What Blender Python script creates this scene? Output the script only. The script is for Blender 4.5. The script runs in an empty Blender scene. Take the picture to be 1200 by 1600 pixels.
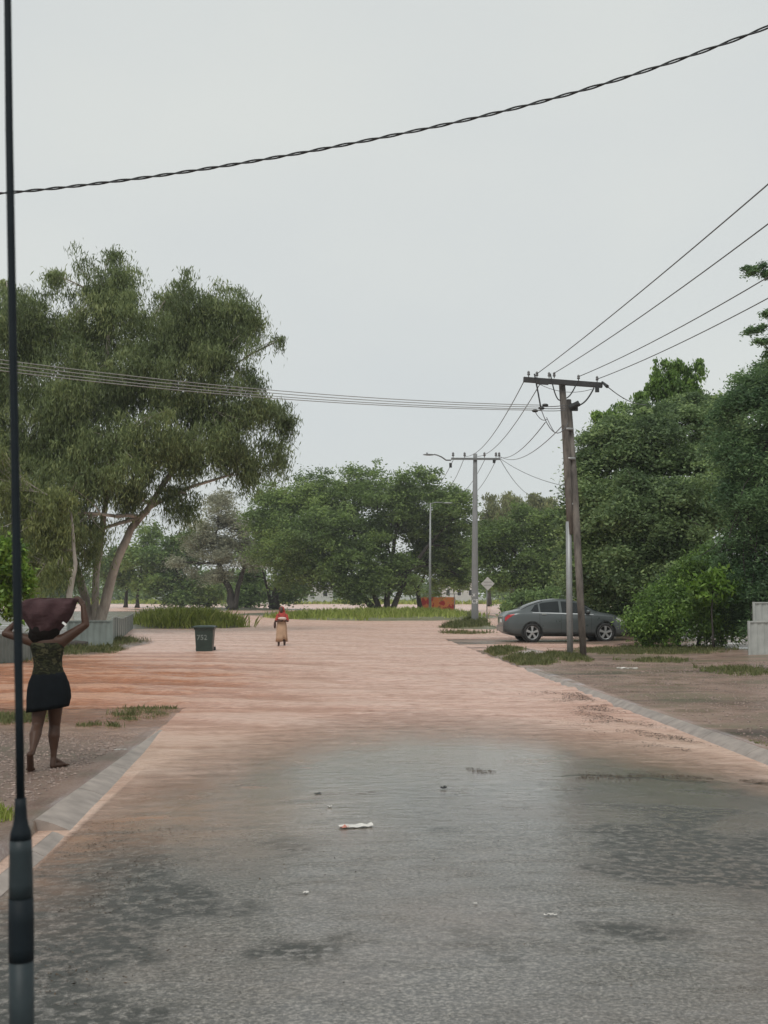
import bpy, bmesh, math, random
import numpy as np
from mathutils import Vector, Matrix, Euler, noise
random.seed(7); rng = np.random.default_rng(11)
R = math.radians
sc = bpy.context.scene
COL = sc.collection
# ------------------------------------------------------------------ camera
F = 1900.0; W0, H0 = 1200.0, 1600.0; HZ = 930.0; VX = 510.0; CH = 1.75
pitch = math.atan((HZ-H0/2)/F); yaw = -math.atan((W0/2-VX)/F*math.cos(pitch))
cam = bpy.data.objects.new('camera', bpy.data.cameras.new('camera')); COL.objects.link(cam)
cam.location = (0, 0, CH)
cam.rotation_euler = Euler((math.pi/2+pitch, 0, yaw), 'XYZ')
cam.data.sensor_fit = 'VERTICAL'; cam.data.sensor_height = 36; cam.data.sensor_width = 27
cam.data.lens = 36*F/H0
cam.data.clip_start = 0.1; cam.data.clip_end = 5000
cam.data.dof.use_dof = True; cam.data.dof.focus_distance = 40; cam.data.dof.aperture_fstop = 11
sc.camera = cam
# ------------------------------------------------------------------ sky, sun, exposure
SUN_EL, SUN_ROT = R(52), R(200)
w = bpy.data.worlds.new('World'); sc.world = w; w.use_nodes = True
nt = w.node_tree; nt.nodes.clear()
wo = nt.nodes.new('ShaderNodeOutputWorld'); bg = nt.nodes.new('ShaderNodeBackground')
sky = nt.nodes.new('ShaderNodeTexSky'); sky.sky_type = 'NISHITA'; sky.sun_disc = False
sky.sun_elevation = SUN_EL; sky.sun_rotation = SUN_ROT
tc = nt.nodes.new('ShaderNodeTexCoord'); mp = nt.nodes.new('ShaderNodeMapping')
mp.inputs['Scale'].default_value = (1.0, 1.0, 1.7)
ns = nt.nodes.new('ShaderNodeTexNoise'); ns.inputs['Scale'].default_value = 2.3; ns.inputs['Detail'].default_value = 5; ns.inputs['Roughness'].default_value = 0.45
cr = nt.nodes.new('ShaderNodeValToRGB')
cr.color_ramp.elements[0].position = 0.33; cr.color_ramp.elements[0].color = (6.7, 7.05, 7.1, 1)
cr.color_ramp.elements[1].position = 0.66; cr.color_ramp.elements[1].color = (7.45, 7.7, 7.4, 1)
mx = nt.nodes.new('ShaderNodeMix'); mx.data_type = 'RGBA'; mx.inputs[0].default_value = 0.93
nt.links.new(tc.outputs['Generated'], mp.inputs[0]); nt.links.new(mp.outputs[0], ns.inputs['Vector'])
nt.links.new(ns.outputs['Fac'], cr.inputs[0]); nt.links.new(sky.outputs[0], mx.inputs[6]); nt.links.new(cr.outputs[0], mx.inputs[7])
nt.links.new(mx.outputs[2], bg.inputs[0]); bg.inputs[1].default_value = 0.1
nt.links.new(bg.outputs[0], wo.inputs[0])
sd = bpy.data.lights.new('sun', 'SUN'); sd.energy = 1.5; sd.angle = R(25); sd.color = (1, 0.97, 0.92)
so = bpy.data.objects.new('sun', sd); COL.objects.link(so)
so.rotation_euler = (math.pi/2-SUN_EL, 0, math.pi-SUN_ROT)
sc.view_settings.view_transform = 'Standard'; sc.view_settings.look = 'None'
sc.view_settings.exposure = 0.0; sc.view_settings.gamma = 1.0; sc.view_settings.use_curve_mapping = False
sc.render.engine = 'CYCLES'

# ------------------------------------------------------------------ helpers
CR = cam.rotation_euler.to_matrix()
def ray(px, py):
    return CR @ Vector(((px-W0/2)/F, (H0/2-py)/F, -1.0))
def P(px, py, d):                      # point on the sight line whose distance down the road is d
    r = ray(px, py); return Vector((0, 0, CH)) + r*(d/r.y)
def G(px, py, z=0.0):
    r = ray(px, py); return Vector((0, 0, CH)) + r*((z-CH)/r.z)

def node(m, kind, **kw):
    n = m.node_tree.nodes.new(kind)
    for k, v in kw.items():
        if k in n.inputs: n.inputs[k].default_value = v
        else: setattr(n, k, v)
    return n
def ramp(m, fac, stops, interp='LINEAR'):
    n = m.node_tree.nodes.new('ShaderNodeValToRGB'); e = n.color_ramp.elements; n.color_ramp.interpolation = interp
    while len(e) < len(stops): e.new(0.5)
    for i, (p, c) in enumerate(stops):
        e[i].position = p; e[i].color = (c if hasattr(c, '__len__') else (c, c, c)) + (1,) if hasattr(c, '__len__') else (c, c, c, 1)
    m.node_tree.links.new(fac, n.inputs[0]); return n.outputs[0]
def mixc(m, fac, a, b):
    n = m.node_tree.nodes.new('ShaderNodeMix'); n.data_type = 'RGBA'
    for s, v in ((n.inputs[0], fac), (n.inputs[6], a), (n.inputs[7], b)):
        if isinstance(v, bpy.types.NodeSocket): m.node_tree.links.new(v, s)
        elif hasattr(v, '__len__'): s.default_value = tuple(v)+(1,)
        else: s.default_value = v
    return n.outputs[2]
def math_(m, op, a, b=None, c=None, clamp=False):
    n = m.node_tree.nodes.new('ShaderNodeMath'); n.operation = op; n.use_clamp = clamp
    for i, v in enumerate((a, b, c)):
        if v is None: continue
        if isinstance(v, bpy.types.NodeSocket): m.node_tree.links.new(v, n.inputs[i])
        else: n.inputs[i].default_value = v
    return n.outputs[0]
def nz(m, vec, scale, detail=4, rough=0.55, sc3=None, loc=None):
    if sc3 or loc:
        q = node(m, 'ShaderNodeMapping'); m.node_tree.links.new(vec, q.inputs[0])
        if sc3: q.inputs['Scale'].default_value = sc3
        if loc: q.inputs['Location'].default_value = loc
        vec = q.outputs[0]
    n = node(m, 'ShaderNodeTexNoise', Scale=scale, Detail=detail, Roughness=rough)
    m.node_tree.links.new(vec, n.inputs['Vector']); return n.outputs['Fac']
def newmat(name):
    m = bpy.data.materials.new(name); m.use_nodes = True
    return m, m.node_tree.nodes['Principled BSDF'], m.node_tree.links
def bump(m, b, h, strength=0.5, dist=0.02):
    n = node(m, 'ShaderNodeBump', Strength=strength, Distance=dist)
    m.node_tree.links.new(h, n.inputs['Height']); m.node_tree.links.new(n.outputs[0], b.inputs['Normal'])
def pos(m): return node(m, 'ShaderNodeNewGeometry').outputs['Position']
MATS = {}
def simple(name, col, rough=0.6, metal=0.0, var=0.15, scale=8, bmp=0.1, spec=0.5, local=True):
    if name in MATS: return MATS[name]
    m, b, L = newmat(name)
    v = node(m, 'ShaderNodeTexCoord').outputs['Object'] if local else pos(m)
    f = nz(m, v, scale, 5)
    c = ramp(m, f, [(0.25, tuple(x*(1-var) for x in col)), (0.75, tuple(min(1, x*(1+var)) for x in col))])
    L.new(c, b.inputs['Base Color']); b.inputs['Roughness'].default_value = rough; b.inputs['Metallic'].default_value = metal
    b.inputs['Specular IOR Level'].default_value = spec
    if bmp: bump(m, b, f, bmp, 0.01)
    MATS[name] = m; return m

def wl(o):
    v = Vector((0, 0, 0))
    while o is not None: v += o.location; o = o.parent
    return v
def obj(name, V, Fc, mat, parent=None, smooth=False, local=False, mats=None, mi=None):
    V = np.asarray(V, dtype=np.float64).reshape(-1, 3)
    if parent is not None and not local: V = V - np.array(wl(parent))
    me = bpy.data.meshes.new(name)
    me.from_pydata(V.tolist(), [], [tuple(int(i) for i in f) for f in Fc]); me.update()
    if mats:
        for q in mats: me.materials.append(q)
        me.polygons.foreach_set('material_index', np.asarray(mi, dtype=np.int32))
    elif mat: me.materials.append(mat)
    if smooth: me.polygons.foreach_set('use_smooth', [True]*len(me.polygons))
    o = bpy.data.objects.new(name, me); COL.objects.link(o); o.parent = parent
    return o
def bigmesh(name, V, n, mat, parent=None, tone=None, smooth=False):     # V: (k*n,3) faces of n consecutive verts
    V = np.asarray(V, dtype=np.float32)
    if parent is not None: V = V - np.array(wl(parent), dtype=np.float32)
    k = len(V)//n; me = bpy.data.meshes.new(name)
    me.vertices.add(len(V)); me.vertices.foreach_set('co', V.ravel())
    me.loops.add(len(V)); me.loops.foreach_set('vertex_index', np.arange(len(V), dtype=np.int32))
    me.polygons.add(k); me.polygons.foreach_set('loop_start', np.arange(0, len(V), n, dtype=np.int32))
    me.polygons.foreach_set('loop_total', np.full(k, n, dtype=np.int32))
    me.update(calc_edges=True)
    if tone is not None:
        a = me.attributes.new('tone', 'FLOAT', 'POINT'); a.data.foreach_set('value', np.repeat(tone, n).astype(np.float32))
    me.materials.append(mat)
    o = bpy.data.objects.new(name, me); COL.objects.link(o); o.parent = parent
    return o
def tag(o, label=None, cat=None, group=None, kind=None):
    if label: o['label'] = label
    if cat: o['category'] = cat
    if group: o['group'] = group
    if kind: o['kind'] = kind
    return o
def thing(name, label, cat, loc, group=None, rz=0):
    o = bpy.data.objects.new(name, None); COL.objects.link(o); o.location = loc; o.rotation_euler = (0, 0, rz); o.empty_display_size = 0.2
    return tag(o, label, cat, group)

class MB:
    def __init__(s): s.V = []; s.F = []
    def add(s, V, Fc):
        o = len(s.V); s.V += [tuple(v) for v in V]; s.F += [tuple(i+o for i in f) for f in Fc]
    def box(s, c, d, rot=None):
        V = [Vector((x*d[0]/2, y*d[1]/2, z*d[2]/2)) for x in (-1, 1) for y in (-1, 1) for z in (-1, 1)]
        if rot is not None: V = [rot @ v for v in V]
        s.add([v+Vector(c) for v in V], [(0, 1, 3, 2), (4, 6, 7, 5), (0, 4, 5, 1), (2, 3, 7, 6), (0, 2, 6, 4), (1, 5, 7, 3)])
    def tube(s, pts, rad, n=8, caps=True, jit=0):
        pts = [Vector(p) for p in pts]; rad = rad if hasattr(rad, '__len__') else [rad]*len(pts)
        V = []; Fc = []; up = None
        for i, p in enumerate(pts):
            t = (pts[min(i+1, len(pts)-1)]-pts[max(i-1, 0)]).normalized()
            if up is None: up = t.orthogonal().normalized()
            up = (up - t*up.dot(t)); up = up.normalized() if up.length > 1e-6 else t.orthogonal().normalized()
            sd_ = t.cross(up)
            for k in range(n):
                a = 2*math.pi*k/n; r = rad[i]*(1+random.uniform(-jit, jit))
                V.append(p + up*math.cos(a)*r + sd_*math.sin(a)*r)
        for i in range(len(pts)-1):
            for k in range(n):
                a, b = i*n+k, i*n+(k+1) % n; Fc.append((a, b, b+n, a+n))
        if caps: Fc.append(tuple(reversed(range(n)))); Fc.append(tuple(range((len(pts)-1)*n, len(pts)*n)))
        s.add(V, Fc)
    def rings(s, rings, caps=True):               # list of lists of points
        n = len(rings[0]); V = [p for r in rings for p in r]; Fc = []
        for i in range(len(rings)-1):
            for k in range(n):
                a, b = i*n+k, i*n+(k+1) % n; Fc.append((a, b, b+n, a+n))
        if caps: Fc.append(tuple(reversed(range(n)))); Fc.append(tuple(range((len(rings)-1)*n, len(rings)*n)))
        s.add(V, Fc)
    def cap(s, a, b, ra, rb, n=14, flat=1.0):     # tapered capsule
        a, b = Vector(a), Vector(b); t = (b-a); L = t.length or 1e-6; t /= L
        pts = []; rd = []
        for q in (0.08, 0.5, 0.87): pts.append(a - t*ra*(1-q)); rd.append(ra*math.sqrt(max(0, 1-(1-q)**2)))
        pts += [a, b]; rd += [ra, rb]
        for q in (0.87, 0.5, 0.08): pts.append(b + t*rb*(1-q)); rd.append(rb*math.sqrt(max(0, 1-(1-q)**2)))
        s.tube(pts, rd, n)
    def ell(s, c, r, rot=None, n=16, m=10):
        rg = []
        for i in range(1, m):
            th = math.pi*i/m; rr = []
            for k in range(n):
                a = 2*math.pi*k/n; v = Vector((r[0]*math.sin(th)*math.cos(a), r[1]*math.sin(th)*math.sin(a), -r[2]*math.cos(th)))
                if rot is not None: v = rot @ v
                rr.append(v+Vector(c))
            rg.append(rr)
        s.rings(rg)
    def obj(s, name, mat, parent=None, smooth=False, local=False): return obj(name, s.V, s.F, mat, parent, smooth, local)
def fuse(mb, voxel, name, mat, parent=None, smooth_it=4, bevel=None):
    me = bpy.data.meshes.new('tmp'); me.from_pydata(mb.V, [], mb.F); me.update()
    o = bpy.data.objects.new('tmp', me); COL.objects.link(o)
    r = o.modifiers.new('r', 'REMESH'); r.mode = 'VOXEL'; r.voxel_size = voxel; r.use_smooth_shade = True
    q = o.modifiers.new('s', 'SMOOTH'); q.factor = 0.5; q.iterations = smooth_it
    dg = bpy.context.evaluated_depsgraph_get(); ev = o.evaluated_get(dg)
    m2 = bpy.data.meshes.new_from_object(ev); m2.name = name
    bpy.data.objects.remove(o); 
    V = np.zeros(len(m2.vertices)*3, dtype=np.float32); m2.vertices.foreach_get('co', V); V = V.reshape(-1, 3)
    if parent is not None: V = V-np.array(wl(parent), dtype=np.float32); m2.vertices.foreach_set('co', V.ravel())
    m2.materials.clear(); m2.materials.append(mat)
    m2.polygons.foreach_set('use_smooth', [True]*len(m2.polygons)); m2.update()
    o2 = bpy.data.objects.new(name, m2); COL.objects.link(o2); o2.parent = parent
    return o2
def text_mesh(s, size, fn, name, mat, parent, th=0.0):
    cu = bpy.data.curves.new('t', 'FONT'); cu.body = s; cu.size = size; cu.align_x = 'CENTER'; cu.align_y = 'CENTER'; cu.resolution_u = 3; cu.offset = size*0.012
    o = bpy.data.objects.new('t', cu); COL.objects.link(o)
    dg = bpy.context.evaluated_depsgraph_get(); me = bpy.data.meshes.new_from_object(o.evaluated_get(dg))
    V = [fn(v.co.x, v.co.y) for v in me.vertices]; Fc = [tuple(p.vertices) for p in me.polygons]
    bpy.data.objects.remove(o)
    return obj(name, V, Fc, mat, parent)

# ------------------------------------------------------------------ ground heights
XL, XR = -1.9, 4.5
ISL = [(7.2, 42.2, 3.0, 1.6, -0.07), (6.3, 39.2, 1.6, 1.0, -0.05), (-8.2, 68, 3.4, 3.5, 0.42), (4.5, 104, 9, 19, 0.34), (7.9, 66.5, 1.5, 3.5, 0.30), (5.6, 36.0, 0.8, 2.6, 0.16), (6.0, 33, 1.0, 1.5, 0.10),
       (-13, 150, 10, 10, 0.3), (14.5, 52, 3, 5, 0.3), (26, 70, 9, 20, 0.4), (-5.5, 112, 3.5, 5, 0.22)]
def road_z(x, y):
    t = ((x-1.3)/3.2)**2
    return np.maximum(0.010*(14-np.minimum(y, 26)), -0.12) - 0.062*np.clip(t, 0, 1.6)
def gz(x, y):
    x = np.asarray(x, dtype=float); y = np.asarray(y, dtype=float)
    lv = np.interp(y, [0, 8, 10, 12.4, 15.5, 17, 19, 22, 30, 35, 38, 60, 90, 130], [.10, .085, .062, .03, -.004, -.02, -.02, -.10, -.12, -.04, .03, .05, .05, -.1])
    front = np.clip((x+7.0)/1.2, 0, 1)*np.clip((y-19)/3, 0, 1)
    lv = lv*(1-front) - 0.12*front
    far_l = np.clip((y-46)/6, 0, 1)*np.clip((x+9.6)/1.0, 0, 1); lv = lv*(1-far_l)-0.12*far_l
    rv = np.interp(y, [0, 14, 20, 28, 33, 36, 39, 42, 45, 50, 60], [.11, .075, .055, .03, .03, .012, -.015, -.012, .01, .0, -.05])
    rin = np.clip((x-9)/3, 0, 1); rv = rv+rin*0.07*np.clip((y-20)/10, 0, 1)
    md = np.where(y < 18, -0.15, -0.13)
    z = np.where(x < -2.14, lv, np.where(x > 4.72, rv, np.minimum(road_z(x, y)-0.06, 0)))
    z = np.where((y > 24) & (x > 3.5) & (x <= 4.72), np.minimum(z, -0.05), z)
    k = np.clip((y-47)/8, 0, 1); z = z*(1-k) + np.where(x > 11+(y-50)*0.12, 0.1, np.where(x < -10.6-np.maximum(y-62, 0)*0.1, 0.05, -0.13))*k
    k = np.clip((y-125)/20, 0, 1); z = z*(1-k) + (-0.12)*k
    k = np.clip((y-230)/50, 0, 1); z = z*(1-k) + 0.25*k
    for (a, b, rx, ry, h) in ISL:
        q = ((x-a)/rx)**2+((y-b)/ry)**2
        z = z + h*np.exp(-q**2*0.8)
    n = 0.010*np.sin(x*1.1+np.sin(y*0.5)*1.3)*np.sin(y*0.6+x*0.4)
    off = (x < -2.3) | (x > 4.95)
    return z + np.where(off, n, 0)
def gzs(x, y): return float(gz(x, y))

def grid_obj(name, xs, ys, zf, mat):
    X, Y = np.meshgrid(xs, ys); Z = zf(X, Y)
    V = np.stack([X, Y, Z], -1).reshape(-1, 3).astype(np.float32)
    nx, ny = len(xs), len(ys)
    i = np.arange(nx-1)[None, :] + np.arange(ny-1)[:, None]*nx
    Q = np.stack([i, i+1, i+1+nx, i+nx], -1).reshape(-1, 4).astype(np.int32)
    me = bpy.data.meshes.new(name)
    me.vertices.add(len(V)); me.vertices.foreach_set('co', V.ravel())
    me.loops.add(Q.size); me.loops.foreach_set('vertex_index', Q.ravel())
    me.polygons.add(len(Q)); me.polygons.foreach_set('loop_start', np.arange(0, Q.size, 4, dtype=np.int32)); me.polygons.foreach_set('loop_total', np.full(len(Q), 4, dtype=np.int32))
    me.polygons.foreach_set('use_smooth', np.ones(len(Q), dtype=bool)); me.update(calc_edges=True)
    me.materials.append(mat)
    o = bpy.data.objects.new(name, me); COL.objects.link(o); tag(o, kind='structure'); return o, V

# ---- ground material: wet red-brown gravelly soil, green where grass grows
m, b, L = newmat('wet_soil'); pv = pos(m)
f1 = nz(m, pv, 1.0, 7, 0.68, (0.8, 0.6, 1)); f2 = nz(m, pv, 34, 4, 0.75); f3 = nz(m, pv, 0.8, 5, 0.55, (0.5, 0.9, 1))
c1 = ramp(m, f1, [(0.30, (0.125, 0.062, 0.043)), (0.5, (0.23, 0.133, 0.097)), (0.70, (0.34, 0.225, 0.175))])
sx = node(m, 'ShaderNodeSeparateXYZ'); L.new(pv, sx.inputs[0]); node_x = sx.outputs[0]
c2 = mixc(m, math_(m, 'MULTIPLY', ramp(m, f2, [(0.48, 0.0), (0.58, 1.0)]), 0.45), c1, (0.40, 0.33, 0.285))
gr = math_(m, 'MULTIPLY', ramp(m, f3, [(0.5, 0.0), (0.62, 1.0)]), 0.5)
drk = nz(m, pv, 0.5, 6, 0.6, (0.28, 0.9, 1), (4, 1, 0)); c2 = mixc(m, math_(m, 'MULTIPLY', ramp(m, drk, [(0.56, 0.0), (0.63, 0.9)]), math_(m, 'MULTIPLY', math_(m, 'SUBTRACT', node_x, 4.0), 1.0, clamp=True)), c2, (0.07, 0.042, 0.032))
c3 = mixc(m, gr, c2, (0.075, 0.085, 0.03))
far = math_(m, 'MULTIPLY', math_(m, 'SUBTRACT', sx.outputs[1], 55), 0.1, clamp=True)
c4 = mixc(m, math_(m, 'MULTIPLY', far, 0.75), c3, (0.10, 0.12, 0.045))
c4 = mixc(m, math_(m, 'MULTIPLY', math_(m, 'SUBTRACT', -1.0, node_x), 0.5, clamp=True), c4, mixc(m, 0.45, c4, (0.06, 0.045, 0.035)))
L.new(c4, b.inputs['Base Color'])
b.inputs['Roughness'].default_value = 0.6
bump(m, b, math_(m, 'ADD', f2, math_(m, 'MULTIPLY', f1, 0.4)), 0.3, 0.012)
SOIL = m
L.new(ramp(m, math_(m, 'ADD', f3, math_(m, 'MULTIPLY', math_(m, 'SUBTRACT', f1, 0.5), 0.4)), [(0.40, 0.9), (0.50, 0.25)]), b.inputs['Coat Weight']); b.inputs['Coat Roughness'].default_value = 0.16; b.inputs['Coat IOR'].default_value = 1.36
nb = node(m, 'ShaderNodeBump', Strength=0.2, Distance=0.02); L.new(f1, nb.inputs['Height']); L.new(nb.outputs[0], b.inputs['Coat Normal'])
xs = np.unique(np.concatenate([np.linspace(-900, -60, 15), np.linspace(-60, -14, 24), np.arange(-14, -2.4, 0.2), [-2.4, -2.16, -2.12, -1.95], np.linspace(-1.8, 4.4, 14), [4.6, 4.70, 4.74, 5.0], np.arange(5.2, 18, 0.2), np.linspace(18, 60, 22), np.linspace(60, 900, 15)]))
ys = np.unique(np.concatenate([np.arange(-8, 60, 0.25), np.arange(60, 130, 0.8), np.arange(130, 300, 4), np.geomspace(300, 2500, 20)]))
ground, _ = grid_obj('ground', xs, ys, gz, SOIL)

# ---- road
m, b, L = newmat('wet_asphalt'); pv = pos(m)
sx = node(m, 'ShaderNodeSeparateXYZ'); L.new(pv, sx.inputs[0]); X_, Y_ = sx.outputs[0], sx.outputs[1]
fine = nz(m, pv, 45, 4, 0.8); mid = nz(m, pv, 9, 4, 0.65, (0.8, 0.9, 1)); big = nz(m, pv, 0.55, 5, 0.55, (1.0, 0.8, 1)); st = nz(m, pv, 3.2, 8, 0.74, (0.5, 1.3, 1))
c = ramp(m, fine, [(0.38, (0.05, 0.046, 0.041)), (0.5, (0.128, 0.118, 0.105)), (0.62, (0.33, 0.30, 0.265))])
c = mixc(m, ramp(m, big, [(0.45, 0.0), (0.66, 0.5)]), c, (0.19, 0.135, 0.105))
c = mixc(m, ramp(m, mid, [(0.52, 0.0), (0.66, 0.35)]), c, (0.055, 0.05, 0.043))
# coarse worn dark seal along tyre lines and the left edge
def band(x0, w_): return math_(m, 'SUBTRACT', 1.0, math_(m, 'MULTIPLY', math_(m, 'ABSOLUTE', math_(m, 'SUBTRACT', X_, x0)), 1.0/w_), clamp=True)
pat = math_(m, 'ADD', math_(m, 'MULTIPLY', nz(m, pv, 3.0, 6, 0.7, (0.8, 0.7, 1), (3, 5, 0)), 0.4), math_(m, 'MULTIPLY', nz(m, pv, 13, 7, 0.9, (0.6, 1.2, 1)), 0.6))
nearY = math_(m, 'MULTIPLY', math_(m, 'SUBTRACT', 10.0, Y_), 0.5, clamp=True)
lb = math_(m, 'MULTIPLY', band(-1.3, 0.8), nearY); rb = math_(m, 'MULTIPLY', band(2.6, 1.1), math_(m, 'MULTIPLY', math_(m, 'SUBTRACT', Y_, 6.3), 0.8, clamp=True))
rb = math_(m, 'MULTIPLY', rb, math_(m, 'MULTIPLY', math_(m, 'SUBTRACT', 10.2, Y_), 0.8, clamp=True))
blot = nz(m, pv, 1.3, 3, 0.5, None, (9, 2, 0))
msk = math_(m, 'ADD', math_(m, 'MULTIPLY', lb, 0.30), math_(m, 'MULTIPLY', rb, 0.25)); msk = math_(m, 'ADD', msk, math_(m, 'MULTIPLY', math_(m, 'SUBTRACT', blot, 0.5), 0.25))
spk = ramp(m, nz(m, pv, 16, 5, 0.65, (0.8, 0.8, 1)), [(0.41, 0.0), (0.54, 1.0)])
worn = math_(m, 'MULTIPLY', ramp(m, math_(m, 'ADD', math_(m, 'MULTIPLY', blot, 0.5), math_(m, 'MULTIPLY', msk, 1.15)), [(0.31, 0.0), (0.41, 1.0)]), spk)
spk2 = ramp(m, nz(m, pv, 5, 9, 0.85, (0.5, 1.2, 1), (2, 9, 0)), [(0.58, 0.0), (0.64, 0.3)]); worn = math_(m, 'MAXIMUM', worn, spk2)
c = mixc(m, math_(m, 'MULTIPLY', worn, 0.95), c, (0.028, 0.03, 0.024))
# moss line
ml = math_(m, 'ABSOLUTE', math_(m, 'SUBTRACT', math_(m, 'ADD', Y_, math_(m, 'MULTIPLY', math_(m, 'SUBTRACT', blot, 0.5), 2.2)), math_(m, 'ADD', 11.6, math_(m, 'MULTIPLY', math_(m, 'SUBTRACT', X_, 3.0), -0.35))))
ml = math_(m, 'SUBTRACT', 1.0, math_(m, 'MULTIPLY', ml, 2.8), clamp=True)
ml = math_(m, 'MULTIPLY', ml, math_(m, 'MULTIPLY', math_(m, 'SUBTRACT', X_, 1.6), 1.2, clamp=True))
moss = ramp(m, math_(m, 'ADD', math_(m, 'MULTIPLY', ml, 0.33), math_(m, 'MULTIPLY', pat, 0.6)), [(0.50, 0.0), (0.56, 1.0)])
c = mixc(m, math_(m, 'MULTIPLY', moss, 0.9), c, (0.035, 0.042, 0.014))
# silt left by the flood towards the water
silt = math_(m, 'ADD', math_(m, 'MULTIPLY', math_(m, 'SUBTRACT', Y_, 10.5), 0.22), math_(m, 'MULTIPLY', math_(m, 'SUBTRACT', st, 0.5), 1.6), clamp=True)
ed = math_(m, 'MULTIPLY', math_(m, 'SUBTRACT', math_(m, 'ABSOLUTE', math_(m, 'SUBTRACT', X_, 1.3)), 2.4), 1.4, clamp=True)
ed = math_(m, 'MULTIPLY', ed, math_(m, 'ADD', 0.2, math_(m, 'MULTIPLY', math_(m, 'SUBTRACT', Y_, 6.5), 0.3), clamp=True), clamp=True)
lk = math_(m, 'MULTIPLY', math_(m, 'MULTIPLY', math_(m, 'SUBTRACT', 0.7, X_), 0.6, clamp=True), math_(m, 'MULTIPLY', math_(m, 'SUBTRACT', Y_, 7.8), 0.5, clamp=True))
silt = math_(m, 'MAXIMUM', silt, math_(m, 'MULTIPLY', lk, ramp(m, st, [(0.35, 0.25), (0.6, 1.0)])))
silt = math_(m, 'MAXIMUM', silt, math_(m, 'MULTIPLY', ed, ramp(m, st, [(0.4, 0.2), (0.6, 1.0)])))
c = mixc(m, math_(m, 'MULTIPLY', silt, 0.88), c, mixc(m, math_(m, 'MULTIPLY', math_(m, 'SUBTRACT', X_, -1.2), 0.5, clamp=True), (0.42, 0.225, 0.13), (0.48, 0.38, 0.30)))
c = mixc(m, math_(m, 'MULTIPLY', moss, 0.92), c, (0.03, 0.036, 0.014))
L.new(c, b.inputs['Base Color'])
rg = math_(m, 'ADD', ramp(m, st, [(0.35, 0.22), (0.62, 0.5)]), math_(m, 'MULTIPLY', worn, 0.2))
film = math_(m, 'MULTIPLY', math_(m, 'SUBTRACT', 1.0, math_(m, 'MULTIPLY', math_(m, 'MAXIMUM', math_(m, 'MULTIPLY', worn, 0.8), moss), 0.9)), math_(m, 'MULTIPLY', math_(m, 'SUBTRACT', math_(m, 'ADD', Y_, math_(m, 'MULTIPLY', math_(m, 'SUBTRACT', st, 0.5), 3.0)), 6.3), 0.2, clamp=True))
rg = math_(m, 'MULTIPLY', rg, math_(m, 'SUBTRACT', 1.0, math_(m, 'MULTIPLY', film, 0.62)))
L.new(rg, b.inputs['Roughness']); b.inputs['Specular IOR Level'].default_value = 0.7
hh = math_(m, 'ADD', fine, math_(m, 'MULTIPLY', mid, 1.2)); hh = math_(m, 'ADD', hh, math_(m, 'MULTIPLY', worn, -0.8)); hh = math_(m, 'MULTIPLY', hh, math_(m, 'SUBTRACT', 1.0, math_(m, 'MULTIPLY', film, 0.5))); bump(m, b, hh, 0.8, 0.014)
def coat(m, b, L, w_, rpl, rough=0.14, strength=0.35):
    L.new(w_, b.inputs['Coat Weight']); b.inputs['Coat Roughness'].default_value = rough; b.inputs['Coat IOR'].default_value = 1.5
    n = node(m, 'ShaderNodeBump', Strength=strength, Distance=0.02); L.new(rpl, n.inputs['Height']); L.new(n.outputs[0], b.inputs['Coat Normal'])
coat(m, b, L, math_(m, 'MAXIMUM', film, ramp(m, math_(m, 'ADD', math_(m, 'MULTIPLY', st, .7), math_(m, 'MULTIPLY', math_(m, 'SUBTRACT', 1.0, worn), .3)), [(0.45, 0.0), (0.72, 0.5)])), nz(m, pv, 9, 4, 0.6, (0.6, 1.2, 1)))
ROADM = m
road, _ = grid_obj('road', np.linspace(XL-0.05, XR+0.05, 40), np.arange(-8, 30, 0.25), road_z, ROADM)

# ---- kerbs
CONC = simple('kerb_concrete', (0.29, 0.245, 0.215), 0.5, var=0.35, scale=5, bmp=0.3, local=False)
def kerb(side, segs):
    mb = MB(); xe = XL if side < 0 else XR
    for (y0, y1, wd, hf) in segs:
        y = y0
        while y < y1-0.05:
            ye = min(y+1.6, y1); prof = []
            for yy in (y+0.006, (y+ye)/2, ye-0.006):
                zr_ = float(road_z(xe, yy)); xv = xe+side*wd
                zt = (gzs(xe+side*0.36, yy) if hf is None else zr_+hf)+0.012
                zt = max(zt, zr_+0.03)
                p = [(xe-side*0.02, yy, zr_-0.2), (xe-side*0.02, yy, zr_+0.006), (xe+side*0.015, yy, zr_+0.02), (xe+side*wd*.45, yy, zr_+.02+(zt-zr_-.02)*.6), (xe+side*wd*.85, yy, zt), (xv-side*0.015, yy, zt+0.002), (xv, yy, zt-0.012), (xv, yy, zt-0.25)]
                prof.append(p if side < 0 else p[::-1])
            mb.rings(prof); y = ye
    return mb
k1 = kerb(-1, [(-6, 9.1, 0.10, 0.035), (9.3, 16.1, 0.28, None)]); tag(k1.obj('kerb', CONC), kind='structure')
k2 = kerb(1, [(-6, 28.6, 0.26, None)]); tag(k2.obj('kerb', CONC), kind='structure')

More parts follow.
